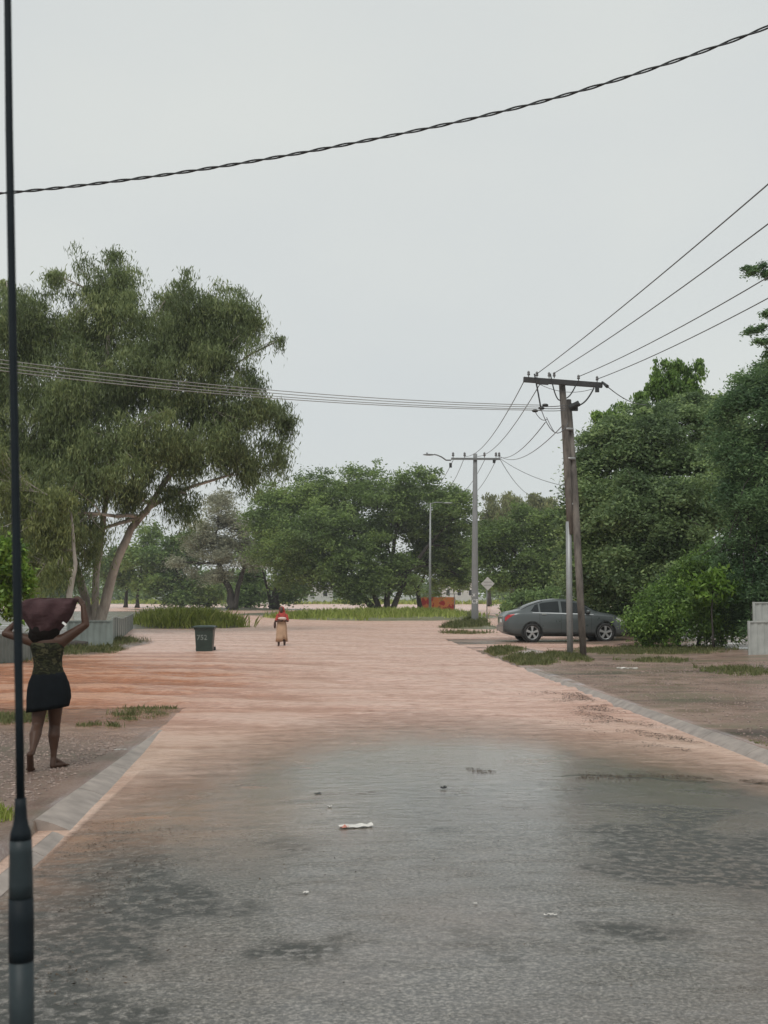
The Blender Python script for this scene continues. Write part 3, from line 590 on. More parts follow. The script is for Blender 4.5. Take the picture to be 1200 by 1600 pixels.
tree('leafy_shrub', 'dense rounded shrub with bright broad leaves in front of the tall right-hand trees', P(1060, 1010, d)[:2],
     [stem([(1060, 1012), (1062, 960), (1070, 900)], d, 0.06, 0.03), stem([(1090, 1012), (1100, 960), (1110, 900)], d, 0.06, 0.03)],
     [LB(1020, 985, d, 32, 22), LB(1000, 978, d, 17, 20), LB(1045, 940, d, 36, 36), LB(1090, 900, d, 36, 34), LB(1120, 930, d, 38, 38), LB(1080, 960, d-.6, 48, 42), LB(1135, 975, d, 30, 34), LB(1010, 965, d, 16, 22), LB(1105, 875, d, 26, 20), LB(1155, 990, d-.5, 24, 20), LB(1165, 950, d+1, 24, 40)], 1500, 30, 0.3, 'ball', 0.13, 0.055, BROAD, DARKB, cat='shrub', fill=0.4)
d = 37.5
tree('bright_shrub', 'bright lime-green big-leaved shrub pushing out of the dense shrub', P(1115, 1005, d)[:2],
     [stem([(1115, 1012), (1112, 960), (1115, 905)], d, 0.04, 0.02)],
     [LB(1115, 905, d, 28, 18), LB(1135, 925, d, 22, 14), LB(1095, 925, d, 20, 14)], 70, 14, 0.24, 'ball', 0.24, 0.09, BRIGHT, DARKB, cat='shrub', fill=0.5)
# far wood closing the view
lob = []
for i in range(150):
    px = -200+i*12; dd = random.uniform(300, 420); hh = random.uniform(12, 26)
    lob.append(LB(px, 930-hh*0.75, dd, random.uniform(12, 22), hh))
wroot_K = crown(lob, 2600, 22, 3.2, 'layer', 1.3, 0.7, MIDG, None, fill=0.3, name='far_wood')
fw = bpy.data.objects['far_wood']; tag(fw, 'low distant wood closing the horizon beyond the flood', 'wood', kind='stuff')

# ---- grass
def grass(label, pts, n, h, wd, mat, bend=0.35):
    """pts: list of ellipses (cx,cy,rx,ry)"""
    A = np.array([p[2]*p[3] for p in pts]); idx = rng.choice(len(pts), n, p=A/A.sum()); E = np.array(pts)[idx]
    a = rng.uniform(0, 2*math.pi, n); r = np.sqrt(rng.random(n))*(1+0.15*rng.normal(size=n))
    # clumping
    x = E[:, 0]+np.cos(a)*r*E[:, 2]; y = E[:, 1]+np.sin(a)*r*E[:, 3]
    q = rng.integers(0, n, n); k = rng.random(n) < 0.75; tuft = rng.integers(0, max(4, n//28), n)
    tx = x[tuft]; ty = y[tuft]; sp = h*0.45
    x = np.where(k, tx+rng.normal(size=n)*sp, x); y = np.where(k, ty+rng.normal(size=n)*sp, y)
    keep = ((x < -2.25) | (x > 4.85) | (y > 29)); x, y, r, tuft = x[keep], y[keep], r[keep], tuft[keep]; n = len(x)
    z = gz(x, y)-0.01; hh = h*rng.uniform(0.45, 1.2, n)*np.clip(1.25-r*0.6, 0.3, 1)*(0.6+0.6*((tuft*7919) % 13)/13)
    an = rng.uniform(0, 2*math.pi, n); dx, dy = np.cos(an), np.sin(an); be = rng.uniform(0.1, 1, n)*bend*hh*2
    B = np.stack([x, y, z], 1); S = np.stack([-dy, dx, np.zeros(n)], 1)*wd*0.5*rng.uniform(0.6, 1.4, n)[:, None]
    M = B+np.stack([dx*be*0.35, dy*be*0.35, hh*0.6], 1); T = B+np.stack([dx*be, dy*be, hh], 1)
    V = np.stack([B-S, B+S, M+S*0.75, T, M-S*0.75], 1).reshape(-1, 3)
    o = bigmesh('grass', V, 5, mat, None, np.clip(rng.normal(0.45, 0.2, n), 0, 1)); tag(o, label, 'grass', kind='stuff'); return o
def E(px0, px1, py, dr, z=0.0):    # an ellipse whose near edge shows at py
    a, b_ = G(px0, py, z), G(px1, py, z); return ((a.x+b_.x)/2, a.y+dr, (b_.x-a.x)/2, dr)
grass('tall grass bank behind the wheelie bin', [E(208, 352, 982, 3.2)], 9000, 0.75, 0.05, GRASS)
grass('long low grass bank under the wide centre trees', [(2.0, 96, 6.0, 8), (7.0, 100, 5, 9), (-1.5, 93, 2.5, 3.5)], 12000, 0.55, 0.07, GRASS)
grass('grass round the foot of the concrete pole', [E(695, 772, 991, 1.6), (7.5, 66, 1.2, 2.5)], 4200, 0.30, 0.035, GRASS2)
grass('grass tongue at the flood edge before the timber poles', [E(752, 830, 1028, 1.6, .02), E(800, 880, 1040, 1.6, .02), E(870, 935, 1035, 1.3, .03)], 9000, 0.13, 0.02, GRASS2)
grass('thin grass on the right verge before the shrubs', [E(930, 1180, 1022, 3.0, .05), E(1140, 1260, 1056, 1.7, .05), E(1000, 1100, 1035, 1.0, .05)], 15000, 0.12, 0.018, GRASS2)
grass('grass behind the right kerb', [E(1130, 1290, 1182, 0.8, .08), (6.6, 14.5, 1.0, 1.0)], 3200, 0.055, 0.012, GRASS2)
grass('grass clump behind the left kerb gap', [(-2.75, 9.45, 0.42, 0.28), (-3.4, 9.3, 0.5, 0.2)], 2200, 0.13, 0.012, GRASS)
grass('flooded grass tufts on the left verge', [E(150, 255, 1124, 1.0, -.01), E(-60, 62, 1134, 0.9, -.01), E(120, 150, 1135, 0.25, 0), E(160, 185, 1137, 0.2, 0)], 3300, 0.10, 0.014, GRASS2)
grass('grass along the foot of the left fences', [(-8.0, 38.2, 1.5, 1.6), (-9.2, 33.5, 1.2, 2.5), (-8.2, 45, 1.2, 3), (-7.0, 39.5, 0.5, 0.9)], 9000, 0.22, 0.02, GRASS2)
grass('pale green fields beyond the flood', [(-20, 260, 60, 20), (40, 250, 60, 20)], 9000, 0.9, 0.4, GRASS)
d = 67
tree('grey_green_shrub', 'scrubby grey-green shrub beside the foot of the concrete pole', P(718, 982, d)[:2], [stem([(718, 986), (718, 975)], d, 0.04, 0.02)],
     [LB(712, 975, d, 17, 9), LB(730, 970, d+.5, 12, 9), LB(752, 974, d+1, 8, 6)], 150, 26, 0.25, 'ball', 0.17, 0.05, OLIVE, DARKB, cat='shrub', fill=0.5)

# ---- stones on the verges
def stones(label, regs, n, s0, s1, mat):
    V = []; Fc = []
    base = [(1, 0, 0), (0, 1, 0), (-1, 0, 0), (0, -1, 0), (0, 0, 1), (0, 0, -1)]; fa = [(0, 1, 4), (1, 2, 4), (2, 3, 4), (3, 0, 4), (1, 0, 5), (2, 1, 5), (3, 2, 5), (0, 3, 5)]
    for i in range(n):
        x0, x1, y0, y1 = random.choice(regs); x = random.uniform(x0, x1); y = random.uniform(y0, y1); s = random.uniform(s0, s1)*(0.5+random.random()); a = random.random()*6.28
        z = gzs(x, y); o = len(V)
        for (u, v, w_) in base:
            j = random.uniform(.7, 1.2); V.append((x+(u*math.cos(a)-v*math.sin(a))*s*j, y+(u*math.sin(a)+v*math.cos(a))*s*.8*j, z+w_*s*.5*j+s*.15))
        Fc += [tuple(q+o for q in f) for f in fa]
    o = obj('gravel', V, Fc, mat, None, False); tag(o, label, 'gravel', kind='stuff')
STN = simple('gravel_stone', (0.24, 0.18, 0.15), 0.55, var=0.75, scale=30, bmp=0, local=False)
stones('loose wet gravel on the left verge', [(-6.5, -2.4, 8, 16)], 11000, 0.008, 0.022, STN)
stones('loose wet gravel on the right verge', [(5.0, 12, 13, 31)], 8000, 0.009, 0.024, STN)

# ------------------------------------------------------------------ poles and wires
TIMB = barkmat('weathered_timber', (0.06, 0.052, 0.046), (0.165, 0.145, 0.125), 5)
TIMD = simple('dark_crossarm', (0.035, 0.035, 0.035), 0.7)
GALV = simple('galvanised_steel', (0.30, 0.31, 0.31), 0.45, 0.3, 0.12)
GALVD = simple('dull_steel', (0.17, 0.18, 0.18), 0.5, 0.3, 0.12)
PORC = simple('insulator', (0.12, 0.12, 0.12), 0.25)
BLACKP = simple('black_plastic', (0.018, 0.02, 0.02), 0.5, var=0.1)
WIRE = simple('wire', (0.10, 0.10, 0.105), 0.5, var=0.05, bmp=0)
WIRED = simple('black_cable', (0.02, 0.022, 0.024), 0.5, var=0.05, bmp=0)
WIREL = simple('pale_wire', (0.26, 0.26, 0.25), 0.5, var=0.05, bmp=0)
WHITE = simple('white_paint', (0.75, 0.75, 0.72), 0.5, var=0.05)
def insulator(mb, p, s=1.0):
    p = Vector(p); rg = [(0, .015), (.05, .015), (.06, .045), (.10, .05), (.11, .03), (.13, .045), (.17, .04), (.20, .015)]
    mb.rings([[p+Vector((math.cos(a)*r*s, math.sin(a)*r*s, h*s)) for a in [2*math.pi*k/10 for k in range(10)]] for h, r in rg])
dP = 33.2
b0 = P(891, 1031, dP)
t = thing('timber_utility_pole', 'weathered timber power pole with a leaning second pole and dark crossarm beside the kerb', 'utility pole', (b0.x, b0.y, gzs(b0.x, b0.y)))
mb = MB(); mb.tube([P(892, 835, dP), P(888, 760, dP), P(884, 680, dP), P(878, 598, dP)], [.10, .105, .10, .09], 14, jit=.02); mb.obj('upper_pole', TIMB, t, True)
mb = MB(); mb.tube([b0-Vector((0, 0, .15)), P(889.5, 920, dP), P(888.5, 815, dP)], [.085, .085, .08], 12); mb.obj('steel_sleeve', GALV, t, True)
mb = MB(); mb.tube([P(912, 1034, dP-.3), P(905, 900, dP-.2), P(897, 760, dP+.05), P(887, 625, dP+.25)], [.09, .098, .108, .10], 14, jit=.02); mb.obj('leaning_pole', TIMB, t, True)
aL, aR = P(818, 593, dP-.2), P(941, 602, dP-.2); ac = (aL+aR)/2; dv = (aR-aL)
rot = dv.to_track_quat('X', 'Z').to_matrix()
mb = MB(); mb.box(ac, (dv.length, 0.11, 0.14), rot); mb.box(P(847, 598, dP-.27), (.35, .05, .1), rot); ca = mb.obj('crossarm', TIMD, t)
for px, py in ((826, 592), (839, 593), (858, 594), (866, 594), (904, 598), (933, 600)):
    mb = MB(); insulator(mb, P(px, py-3, dP-.2), .85); mb.obj('insulator', PORC, t, True)
for py, px in ((671, 886), (717, 889), (788, 891)):
    mb = MB(); c0 = P(px+1, py, dP+.05); mb.tube([c0-Vector((0, 0, .03)), c0+Vector((0, 0, .03))], .165 if py < 780 else .13, 18); mb.obj('steel_band', GALV, t, True)
mb = MB(); q0, q1 = P(889, 637, dP-.15), P(905, 630, dP-.2); mb.tube([q0, q1], [.07, .085], 10); mb.box(P(899, 632, dP-.15), (.25, .08, .06)); mb.box(P(897, 638, dP), (.2, .1, .14)); mb.obj('cable_clamp', BLACKP, t)
mb = MB(); mb.box(P(933, 608, dP-.3), (.1, .08, .17)); mb.obj('fuse_box', BLACKP, t)
mb = MB(); mb.tube([P(941, 597, dP-.3), P(949, 604, dP-.6)], [.03, .05], 8); mb.obj('strain_insulator', BLACKP, t)
def droop(a, b_, sag, n=10):
    a, b_ = Vector(a), Vector(b_); return [a.lerp(b_, i/n)-Vector((0, 0, sag*4*(i/n)*(1-i/n))) for i in range(n+1)]
for a_, b_, sg, r_ in (((835, 584), (845, 637), -.02, .022), ((860, 584), (876, 625), .22, .018), ((902, 596), (885, 622), .08, .018), ((928, 606), (904, 633), .1, .022), ((842, 600), (925, 608), .15, .008), ((846, 641), (888, 660), .45, .012), ((836, 641), (884, 641), .02, .010), ((846, 635), (884, 633), .02, .012), ((846, 638), (884, 637), .02, .012), ((854, 652), (866, 675), .02, .010), ((835, 641), (855, 655), .12, .01)):
    mb = MB(); mb.tube(droop(P(*a_, dP-.25), P(*b_, dP-.25), sg), r_, 5); mb.obj('jumper_lead', WIRED if r_ > .015 else WIRE, t, True)
mb = MB()
for px, py in ((846, 638), (836, 642), (852, 633)): mb.ell(P(px, py, dP-.25), (.09, .05, .045), n=8, m=6)
mb.obj('connector', BLACKP, t)

# concrete pole with street lamp
dQ = 67.0; b1 = P(742, 982, dQ)
t = thing('concrete_utility_pole', 'grey pole with crossarm and outreach street lamp standing on the grass island', 'utility pole', (b1.x, b1.y, gzs(b1.x, b1.y)-.1))
POLG = simple('pole_grey', (0.20, 0.205, 0.205), 0.65, var=0.15, scale=2)
mb = MB(); mb.tube([P(741.5, 990, dQ), P(742, 960, dQ), P(742, 850, dQ), P(742.5, 709, dQ)], [.20, .195, .165, .11], 16); mb.obj('pole', POLG, t, True)
mb = MB(); mb.box(P(743, 717, dQ-.15), (77*dQ/F, .12, .11)); mb.obj('crossarm', GALVD, t)
for px in (708, 726, 757, 775, 780):
    mb = MB(); insulator(mb, P(px, 715, dQ-.15), 1.5); mb.obj('insulator', PORC, t, True)
mb = MB(); mb.tube([P(705, 719, dQ-.2), P(697, 719, dQ-.2), P(690, 714, dQ-.3), P(683, 711, dQ-.3), P(678, 710, dQ-.3)], [.04, .04, .04, .035, .035], 7); mb.obj('lamp_arm', GALVD, t, True)
mb = MB(); c0 = P(670, 710.5, dQ-.3); mb.ell(c0, (.34, .14, .05), n=12, m=8); mb.tube([c0+Vector((-.1, 0, .03)), c0+Vector((-.1, 0, .12))], .04, 8); mb.obj('lamp_head', GALVD, t, True)
mb = MB(); mb.box(P(704, 727, dQ-.2), (.14, .1, .26)); mb.obj('fuse_box', BLACKP, t)
mb = MB(); mb.box(P(772, 721, dQ-.2), (.14, .1, .18)); mb.obj('fuse_box', BLACKP, t)
def onpole(cx, cz, r, y0):
    def f(x, y): a = x/r; return (cx+math.sin(a)*r, y0-math.cos(a)*r, cz+y)
    return f
pc = P(742, 940, dQ)
text_mesh('CB', 0.33, onpole(pc.x, pc.z, .196, dQ), 'painted_letters', WHITE, t)
text_mesh('X', 0.24, onpole(P(740, 930, dQ).x, P(740, 930, dQ).z, .196, dQ), 'painted_letters', WHITE, t)

# street lamps farther off
d = 108; bb = P(672, 962, d)
t = thing('street_lamp', 'slim pale street lamp standing before the wide dark centre tree', 'street lamp', (bb.x, bb.y, gzs(bb.x, bb.y)-.1))
mb = MB(); mb.tube([P(672, 966, d), P(672, 870, d), P(672.5, 786, d)], [.13, .10, .06], 10); mb.obj('pole', GALV, t, True)
mb = MB(); mb.tube([P(672.5, 787, d), P(680, 785, d), P(692, 785, d)], .035, 6); mb.obj('lamp_arm', GALV, t, True)
mb = MB(); mb.ell(P(700, 786, d), (.45, .14, .07), n=12, m=8); mb.obj('lamp_head', GALV, t, True)

def wire(label, pts, r, mat, name='power_line', group=None, n=5):
    mb = MB(); mb.tube(pts, r, n); o = mb.obj(name, mat, None, True); tag(o, label, 'cable', group); return o
starts = [((839, 584), (1200, 288), 16.2), ((866, 583), (1200, 350), 17.4), ((905, 588), (1200, 433), 19.3), ((934, 592), (1200, 466), 20.6)]
nm = ['uppermost', 'second highest', 'third highest', 'lowest']
for (s_, e_, de), q in zip(starts, nm):
    a_ = P(*s_, dP-.2); v = P(*e_, de); s1_ = (a_-v).length; Lt = 46.0
    u = (v-a_); hx = Vector((u.x, u.y, 0)); hl = hx.length; hd = hx/hl
    sag = (a_.z - v.z)/(4*(hl/Lt)*(1-hl/Lt)); sag = max(sag, 0.3); slope = 0
    pts = [a_+hd*Lt*i/40-Vector((0, 0, sag*4*(i/40)*(1-i/40))) for i in range(41)]
    wire(q+' of the four bare wires sweeping to the upper right from the timber pole', pts, .011, WIRE, group='bare wires over the right verge')
for i, (a_, b_, sg) in enumerate([((818, 597), (727, 713), .55), ((843, 601), (746, 713), .5), ((852, 660), (775, 712), .45), ((880, 664), (781, 713), .5)]):
    wire(['left outermost', 'left inner', 'right inner', 'right outermost'][i]+' of the four wires sagging from the timber pole to the grey pole', droop(P(*a_, dP-.2), P(*b_, dQ-.15), sg, 20), .013, WIRE, group='wires between the two poles')
for i, (x1, y1) in enumerate([(664, 770), (690, 765), (712, 770), (728, 775)]):
    a_ = [(708, 719), (724, 719), (757, 719), (775, 719)][i]
    wire('wire running down from the grey pole behind the centre tree, '+['first', 'second', 'third', 'fourth'][i]+' from the left', droop(P(*a_, dQ-.1), P(x1, y1, 108), .6, 12), .016, WIRE, group='wires beyond the grey pole')
wire('upper service wire falling from the grey pole to the right-hand tree', droop(P(781, 716, dQ-.2), P(912, 764, 49), .3, 14), .014, WIRE)
wire('lower service wire falling steeply from the grey pole into the trees', droop(P(781, 717, dQ-.2), P(835, 775, 100), .5, 14), .018, WIRE)
wire('short service wire from the crossarm end into the right-hand tree', droop(P(949, 604, dP-.6), P(1010, 632, 46), .15, 10), .014, WIRE)
for i, (ya, yb_) in enumerate([(562, 633), (568, 636), (574, 639), (579, 641)]):
    A_ = P(846, yb_, dP-.25); B_ = P(0, ya, 27.0); dirv = B_-A_; pts = []
    for k in range(31):
        u = k/30*1.25; p = A_+dirv*u; s_ = .30*4*(u/1.25)*(1-u/1.25)*1.0; s1 = .30*4*(1/1.25)*(1-1/1.25)
        p.z += -s_ + s1*u; pts.append(p)
    wire(['topmost', 'upper middle', 'lower middle', 'bottom'][i]+' of the four wires crossing to the left before the gum tree', pts, .010, WIREL, group='wires crossing the street to the left')
    mb = MB(); 
# twisted service cable overhead
ctl = [(-260, 318, 15.2), (0, 302, 14.0), (190, 282, 13.5), (370, 256, 13.0), (560, 222, 12.4), (760, 180, 11.8), (960, 126, 11.0), (1200, 42, 10.2), (1420, -60, 9.5)]
cp = [P(*c_) for c_ in ctl]
def cr_(p0, p1, p2, p3, t_): return 0.5*((2*p1)+(p2-p0)*t_+(2*p0-5*p1+4*p2-p3)*t_**2+(3*p1-p0-3*p2+p3)*t_**3)
sm = []
for i in range(len(cp)-1):
    p0, p1, p2, p3 = cp[max(i-1, 0)], cp[i], cp[i+1], cp[min(i+2, len(cp)-1)]
    for k in range(40): sm.append(cr_(p0, p1, p2, p3, k/40))
t = thing('twisted_cable', 'thick twisted black service cable slung across the whole street overhead', 'cable', sm[0])
acc = 0; hel = [[], []]
for i, p in enumerate(sm):
    if i: acc += (p-sm[i-1]).length
    tg = (sm[min(i+1, len(sm)-1)]-sm[max(i-1, 0)]).normalized(); u = Vector((0, 0, 1)).cross(tg).normalized(); v = tg.cross(u)
    for k in (0, 1):
        a = acc/0.27*2*math.pi/2+k*math.pi; hel[k].append(p+(u*math.cos(a)+v*math.sin(a))*.0105)
for k in (0, 1): mb = MB(); mb.tube(hel[k], .0088, 6); mb.obj('strand', WIRED, t, True)

# ------------------------------------------------------------------ antenna on the photographer's vehicle
d = 1.75; pb = P(34, 1700, d)
t = thing('vehicle_antenna', 'thick black whip antenna rising along the left edge in the foreground', 'antenna', pb)
ANTB = simple('antenna_black', (0.008, 0.013, 0.017), 0.6, var=0.15, scale=30, spec=.2); ANTG = simple('antenna_grey', (0.022, 0.032, 0.036), 0.5, var=0.15, scale=30, spec=.3)
def apx(py): return float(np.interp(py, [0, 300, 800, 1240, 1600], [11, 16, 25, 32, 34]))
def atube(nm_, pys, wpx, mat_):
    mb = MB(); mb.tube([P(apx(y), y, d) for y in pys], [w_/2*d/F for w_ in wpx], 16); return mb.obj(nm_, mat_, t, True)
atube('base', [1760, 1700, 1600, 1500], [37, 37, 37, 37], ANTG)
atube('spring', [1501, 1480, 1440, 1403], [37.5, 38, 38, 37], ANTB)
atube('barrel', [1404, 1380, 1330, 1312], [36, 36, 34, 33], ANTG)
atube('ferrule', [1313, 1300, 1290, 1278, 1262, 1247], [33, 31, 24, 20, 18, 17], ANTB)
atube('whip', [1248, 1100, 930, 700, 450, 200, -80, -300], [13, 12.5, 14, 13, 12.5, 12, 11, 10], ANTB)

# ------------------------------------------------------------------ fences
def fence(name, label, A, B, h, mat, pan=1.9, rib=0.19, z0=-.08, posts=True, group=None):
    A, B = Vector(A), Vector(B); dv = B-A; L_ = dv.length; u = dv/L_; nrm = Vector((-u.y, u.x))
    t = thing(name, label, 'fence', (A.x, A.y, gzs(A.x, A.y)), group)
    k = max(1, round(L_/pan))
    for i in range(k):
        a = i*L_/k; e = (i+1)*L_/k; zz = gzs(A.x+u.x*(a+e)/2, A.y+u.y*(a+e)/2); V = []; Fc = []
        nn = int((e-a)/rib)*4
        for side in (0, 1):
            for j in range(nn+1):
                s_ = a+.03+(e-a-.06)*j/nn; o_ = (0, .022, .022, 0)[j % 4]+side*.004
                p = A+u*s_+nrm*o_
                V += [(p.x, p.y, zz+z0), (p.x, p.y, zz+h)]
        m_ = 2*(nn+1)
        for side in (0, 1):
            for j in range(nn): a0 = side*m_+2*j; Fc.append((a0, a0+2, a0+3, a0+1))
        obj('panel', V, Fc, mat, t)
        mb = MB(); c0 = A+u*(a+e)/2; mb.box((c0.x, c0.y, zz+h+.015), (e-a-.01, .05, .04), Matrix.Rotation(math.atan2(u.y, u.x), 3, 'Z')); mb.obj('rail', mat, t)
        if posts:
            for s_ in ((a,) if i < k-1 else (a, e)):
                mb = MB(); p = A+u*s_; mb.box((p.x, p.y, zz+h/2-.05), (.055, .06, h+.18), Matrix.Rotation(math.atan2(u.y, u.x), 3, 'Z')); mb.obj('post', mat, t)
    return t
FG = simple('fence_greygreen', (0.17, 0.20, 0.185), 0.5, var=0.2, scale=2.5); FL = simple('fence_pale', (0.36, 0.37, 0.35), 0.5, var=0.2, scale=2.5); FGL = simple('fence_grey', (0.25, 0.275, 0.255), 0.5, var=0.15, scale=2)
g1 = P(175, 1010, 41.5); g0 = P(105, 1010, 41.3)
fence('sheet_metal_fence', 'short grey-green ribbed metal fence behind the woman carrying the blanket', (g0.x, g0.y), (g1.x, g1.y), .84, FG)
fence('sheet_metal_fence', 'low grey-green metal fence at the far left, left of the woman', (P(-60, 1040, 30).x, 30), (P(48, 1035, 33.4).x, 33.4), .80, FG)
fence('sheet_metal_fence', 'paler grey metal fence running back towards the tall grass bank', (g1.x-.35, 43.5), (P(207, 985, 64).x, 64), .88, FGL)
fence('pale_metal_fence', 'pale ribbed metal fence at the right edge under the dark tree', (P(1171, 1030, 33.5).x, 33.5), (P(1171, 1030, 33.5).x+5, 33.9), .9, FL, pan=1.6)
fence('pale_metal_fence', 'taller pale metal fence panel just behind the right-edge fence', (P(1179, 1020, 35.5).x, 35.5), (P(1179, 1020, 35.5).x+5, 35.8), 1.42, FL, pan=1.6)

# ------------------------------------------------------------------ sign
d = 78; sb = P(761, 975, d); GS = simple('sign_back', (0.42, 0.42, 0.40), 0.5, 0.1, .1)
t = thing('diamond_road_sign', 'back of a grey diamond road sign on a thin post beyond the grey pole', 'road sign', (sb.x, sb.y, -.15))
mb = MB(); mb.tube([(sb.x, sb.y, -.15), (sb.x, sb.y, P(761, 902, d).z)], .032, 8); mb.obj('post', GALVD, t, True)
c0 = P(762, 912, d); mb = MB(); mb.box((c0.x, c0.y-.04, c0.z), (.62, .012, .62), Matrix.Rotation(math.pi/4, 3, 'Y') ); o = mb.obj('plate', GS, t)
mb = MB(); mb.box((c0.x, c0.y-.055, c0.z+.1), (.5, .015, .03)); mb.box((c0.x, c0.y-.055, c0.z-.1), (.5, .015, .03)); mb.obj('bracket', GALVD, t)

# painted low wall far behind
d = 140
m, b, L = newmat('painted_orange'); v = node(m, 'ShaderNodeTexCoord').outputs['Object']; f = nz(m, v, 1.1, 3, .5)
L.new(ramp(m, f, [(0.0, (0.62, 0.22, 0.06)), (0.47, (0.62, 0.22, 0.06)), (0.52, (0.42, 0.03, 0.03)), (0.66, (0.38, 0.03, 0.03)), (0.70, (0.05, 0.04, 0.05))], 'CONSTANT'), b.inputs['Base Color'])
a_, b_ = P(652, 952, d), P(711, 952, d)
t = thing('painted_shelter', 'low orange and red painted wall with a rail beyond the street lamp', 'shelter', ((a_.x+b_.x)/2, d, -.1))
zt_ = P(652, 933, d).z; mb = MB(); mb.box(((a_.x+b_.x)/2, d, (zt_-.2)/2), (b_.x-a_.x, .3, zt_+.2)); mb.obj('wall', m, t)
mb = MB(); mb.box(((a_.x+b_.x)/2, d, P(652, 928, d).z), (b_.x-a_.x+.5, .6, .09)); mb.obj('roof', GALV, t)
for x in (a_.x+.1, b_.x-.1): mb = MB(); mb.tube([(x, d-.25, -.1), (x, d-.25, P(652, 928.5, d).z)], .05, 6); mb.obj('post', GALV, t)
# far pale buildings glimpsed between trees
def house(label, px0, px1, pyt, d, wm, rm):
    a_, b_ = P(px0, 930, d), P(px1, 930, d); cx = (a_.x+b_.x)/2; wd = b_.x-a_.x; h = P(px0, pyt, d).z
    t = thing('low_building', label, 'building', (cx, d, 0))
    mb = MB(); mb.box((cx, d+4, h*.45), (wd, 8, h*.9+.6)); mb.obj('wall', wm, t)
    mb = MB(); x0, x1 = cx-wd/2-.5, cx+wd/2+.5; z = h*.9+.31
    mb.add([(x0, d-.5, z), (x1, d-.5, z), (x1, d+8.5, z), (x0, d+8.5, z), (x0+1, d+4, z+h*.28), (x1-1, d+4, z+h*.28)], [(0, 1, 2, 3), (0, 4, 5, 1), (1, 5, 2), (2, 5, 4, 3), (3, 4, 0)]); mb.obj('roof', rm, t)
    for i in range(3):
        x = cx-wd*.32+wd*.32*i; w_ = MB(); w_.box((x, d-.03, h*.5), (wd*.12, .05, h*.3)); f_ = w_.obj('window', WHITE, t)
        w_ = MB(); w_.box((x, d-.07, h*.5), (wd*.1, .03, h*.25)); w_.obj('pane', BLACKP, f_)
BW = simple('pale_render', (0.5, 0.5, 0.47), 0.7); BR = simple('sheet_roof', (0.42, 0.43, 0.43), 0.5)
house('pale low building glimpsed between the silvery and dark trees', 385, 420, 905, 235, BW, BR)
house('pale low building glimpsed behind the street lamp', 690, 745, 908, 240, BW, BR)
house('pale building glimpsed at the foot of the wide tree', 455, 520, 912, 250, BW, BR)

# ------------------------------------------------------------------ wheelie bin
d = 38.6; c0 = P(320, 1019, d); zb = -.07
t = thing('wheelie_bin', 'dark green wheelie bin standing in the floodwater beside the flow', 'bin', (c0.x, c0.y, zb))
BIN = simple('bin_green', (0.018, 0.036, 0.03), 0.42, var=.2); bt = P(320, 981, d).z
mb = MB()
def rr_(cx, cy, z, a, b_, r=.04):
    o = []
    for (sx_, sy_, a0) in ((1, 1, 0), (-1, 1, 90), (-1, -1, 180), (1, -1, 270)):
        for q in (0, 45, 90): th = R(a0+q); o.append(Vector((cx+sx_*(a-r)+math.cos(th)*r, cy+sy_*(b_-r)+math.sin(th)*r, z)))
    return o
mb.rings([rr_(c0.x, c0.y, zb, .24, .28), rr_(c0.x, c0.y, zb+.03, .245, .285), rr_(c0.x, c0.y, bt-.05, .29, .35), rr_(c0.x, c0.y, bt-.045, .315, .375), rr_(c0.x, c0.y, bt, .32, .38)]); mb.obj('body', BIN, t)
mb = MB(); mb.rings([rr_(c0.x, c0.y, bt+.002, .335, .40), rr_(c0.x, c0.y, bt+.03, .345, .41), rr_(c0.x, c0.y, bt+.065, .30, .36), rr_(c0.x, c0.y, bt+.08, .2, .25)])
mb.box((c0.x-.36, c0.y+.0, bt+.035), (.07, .2, .03)); mb.box((c0.x+.36, c0.y+.0, bt+.035), (.07, .2, .03)); mb.obj('lid', BIN, t)
mb = MB(); mb.tube([(c0.x-.25, c0.y+.45, bt-.02), (c0.x+.25, c0.y+.45, bt-.02)], .018, 8); mb.obj('handle', BIN, t)
for s_ in (-1, 1): mb = MB(); mb.tube([(c0.x+s_*.26, c0.y+.3, zb+.1), (c0.x+s_*.31, c0.y+.3, zb+.1)], .1, 16); mb.obj('wheel', BLACKP, t)
def bf(x, y): return (c0.x-.05+x, c0.y-.36-.001*0-.0+(-(y)*.06)*1.0-.0, zb+.62+y)
def bf(x, y):
    z = zb+.50+y; yy = c0.y-(.285+(.065)*(z-zb-.03)/(bt-.05-zb-.03))-.004; return (c0.x-.06+x, yy, z)
CHALK = simple('chalk_white', (0.17, 0.20, 0.19), .6, var=.6, scale=14)
text_mesh('752', .22, bf, 'painted_number', CHALK, t)

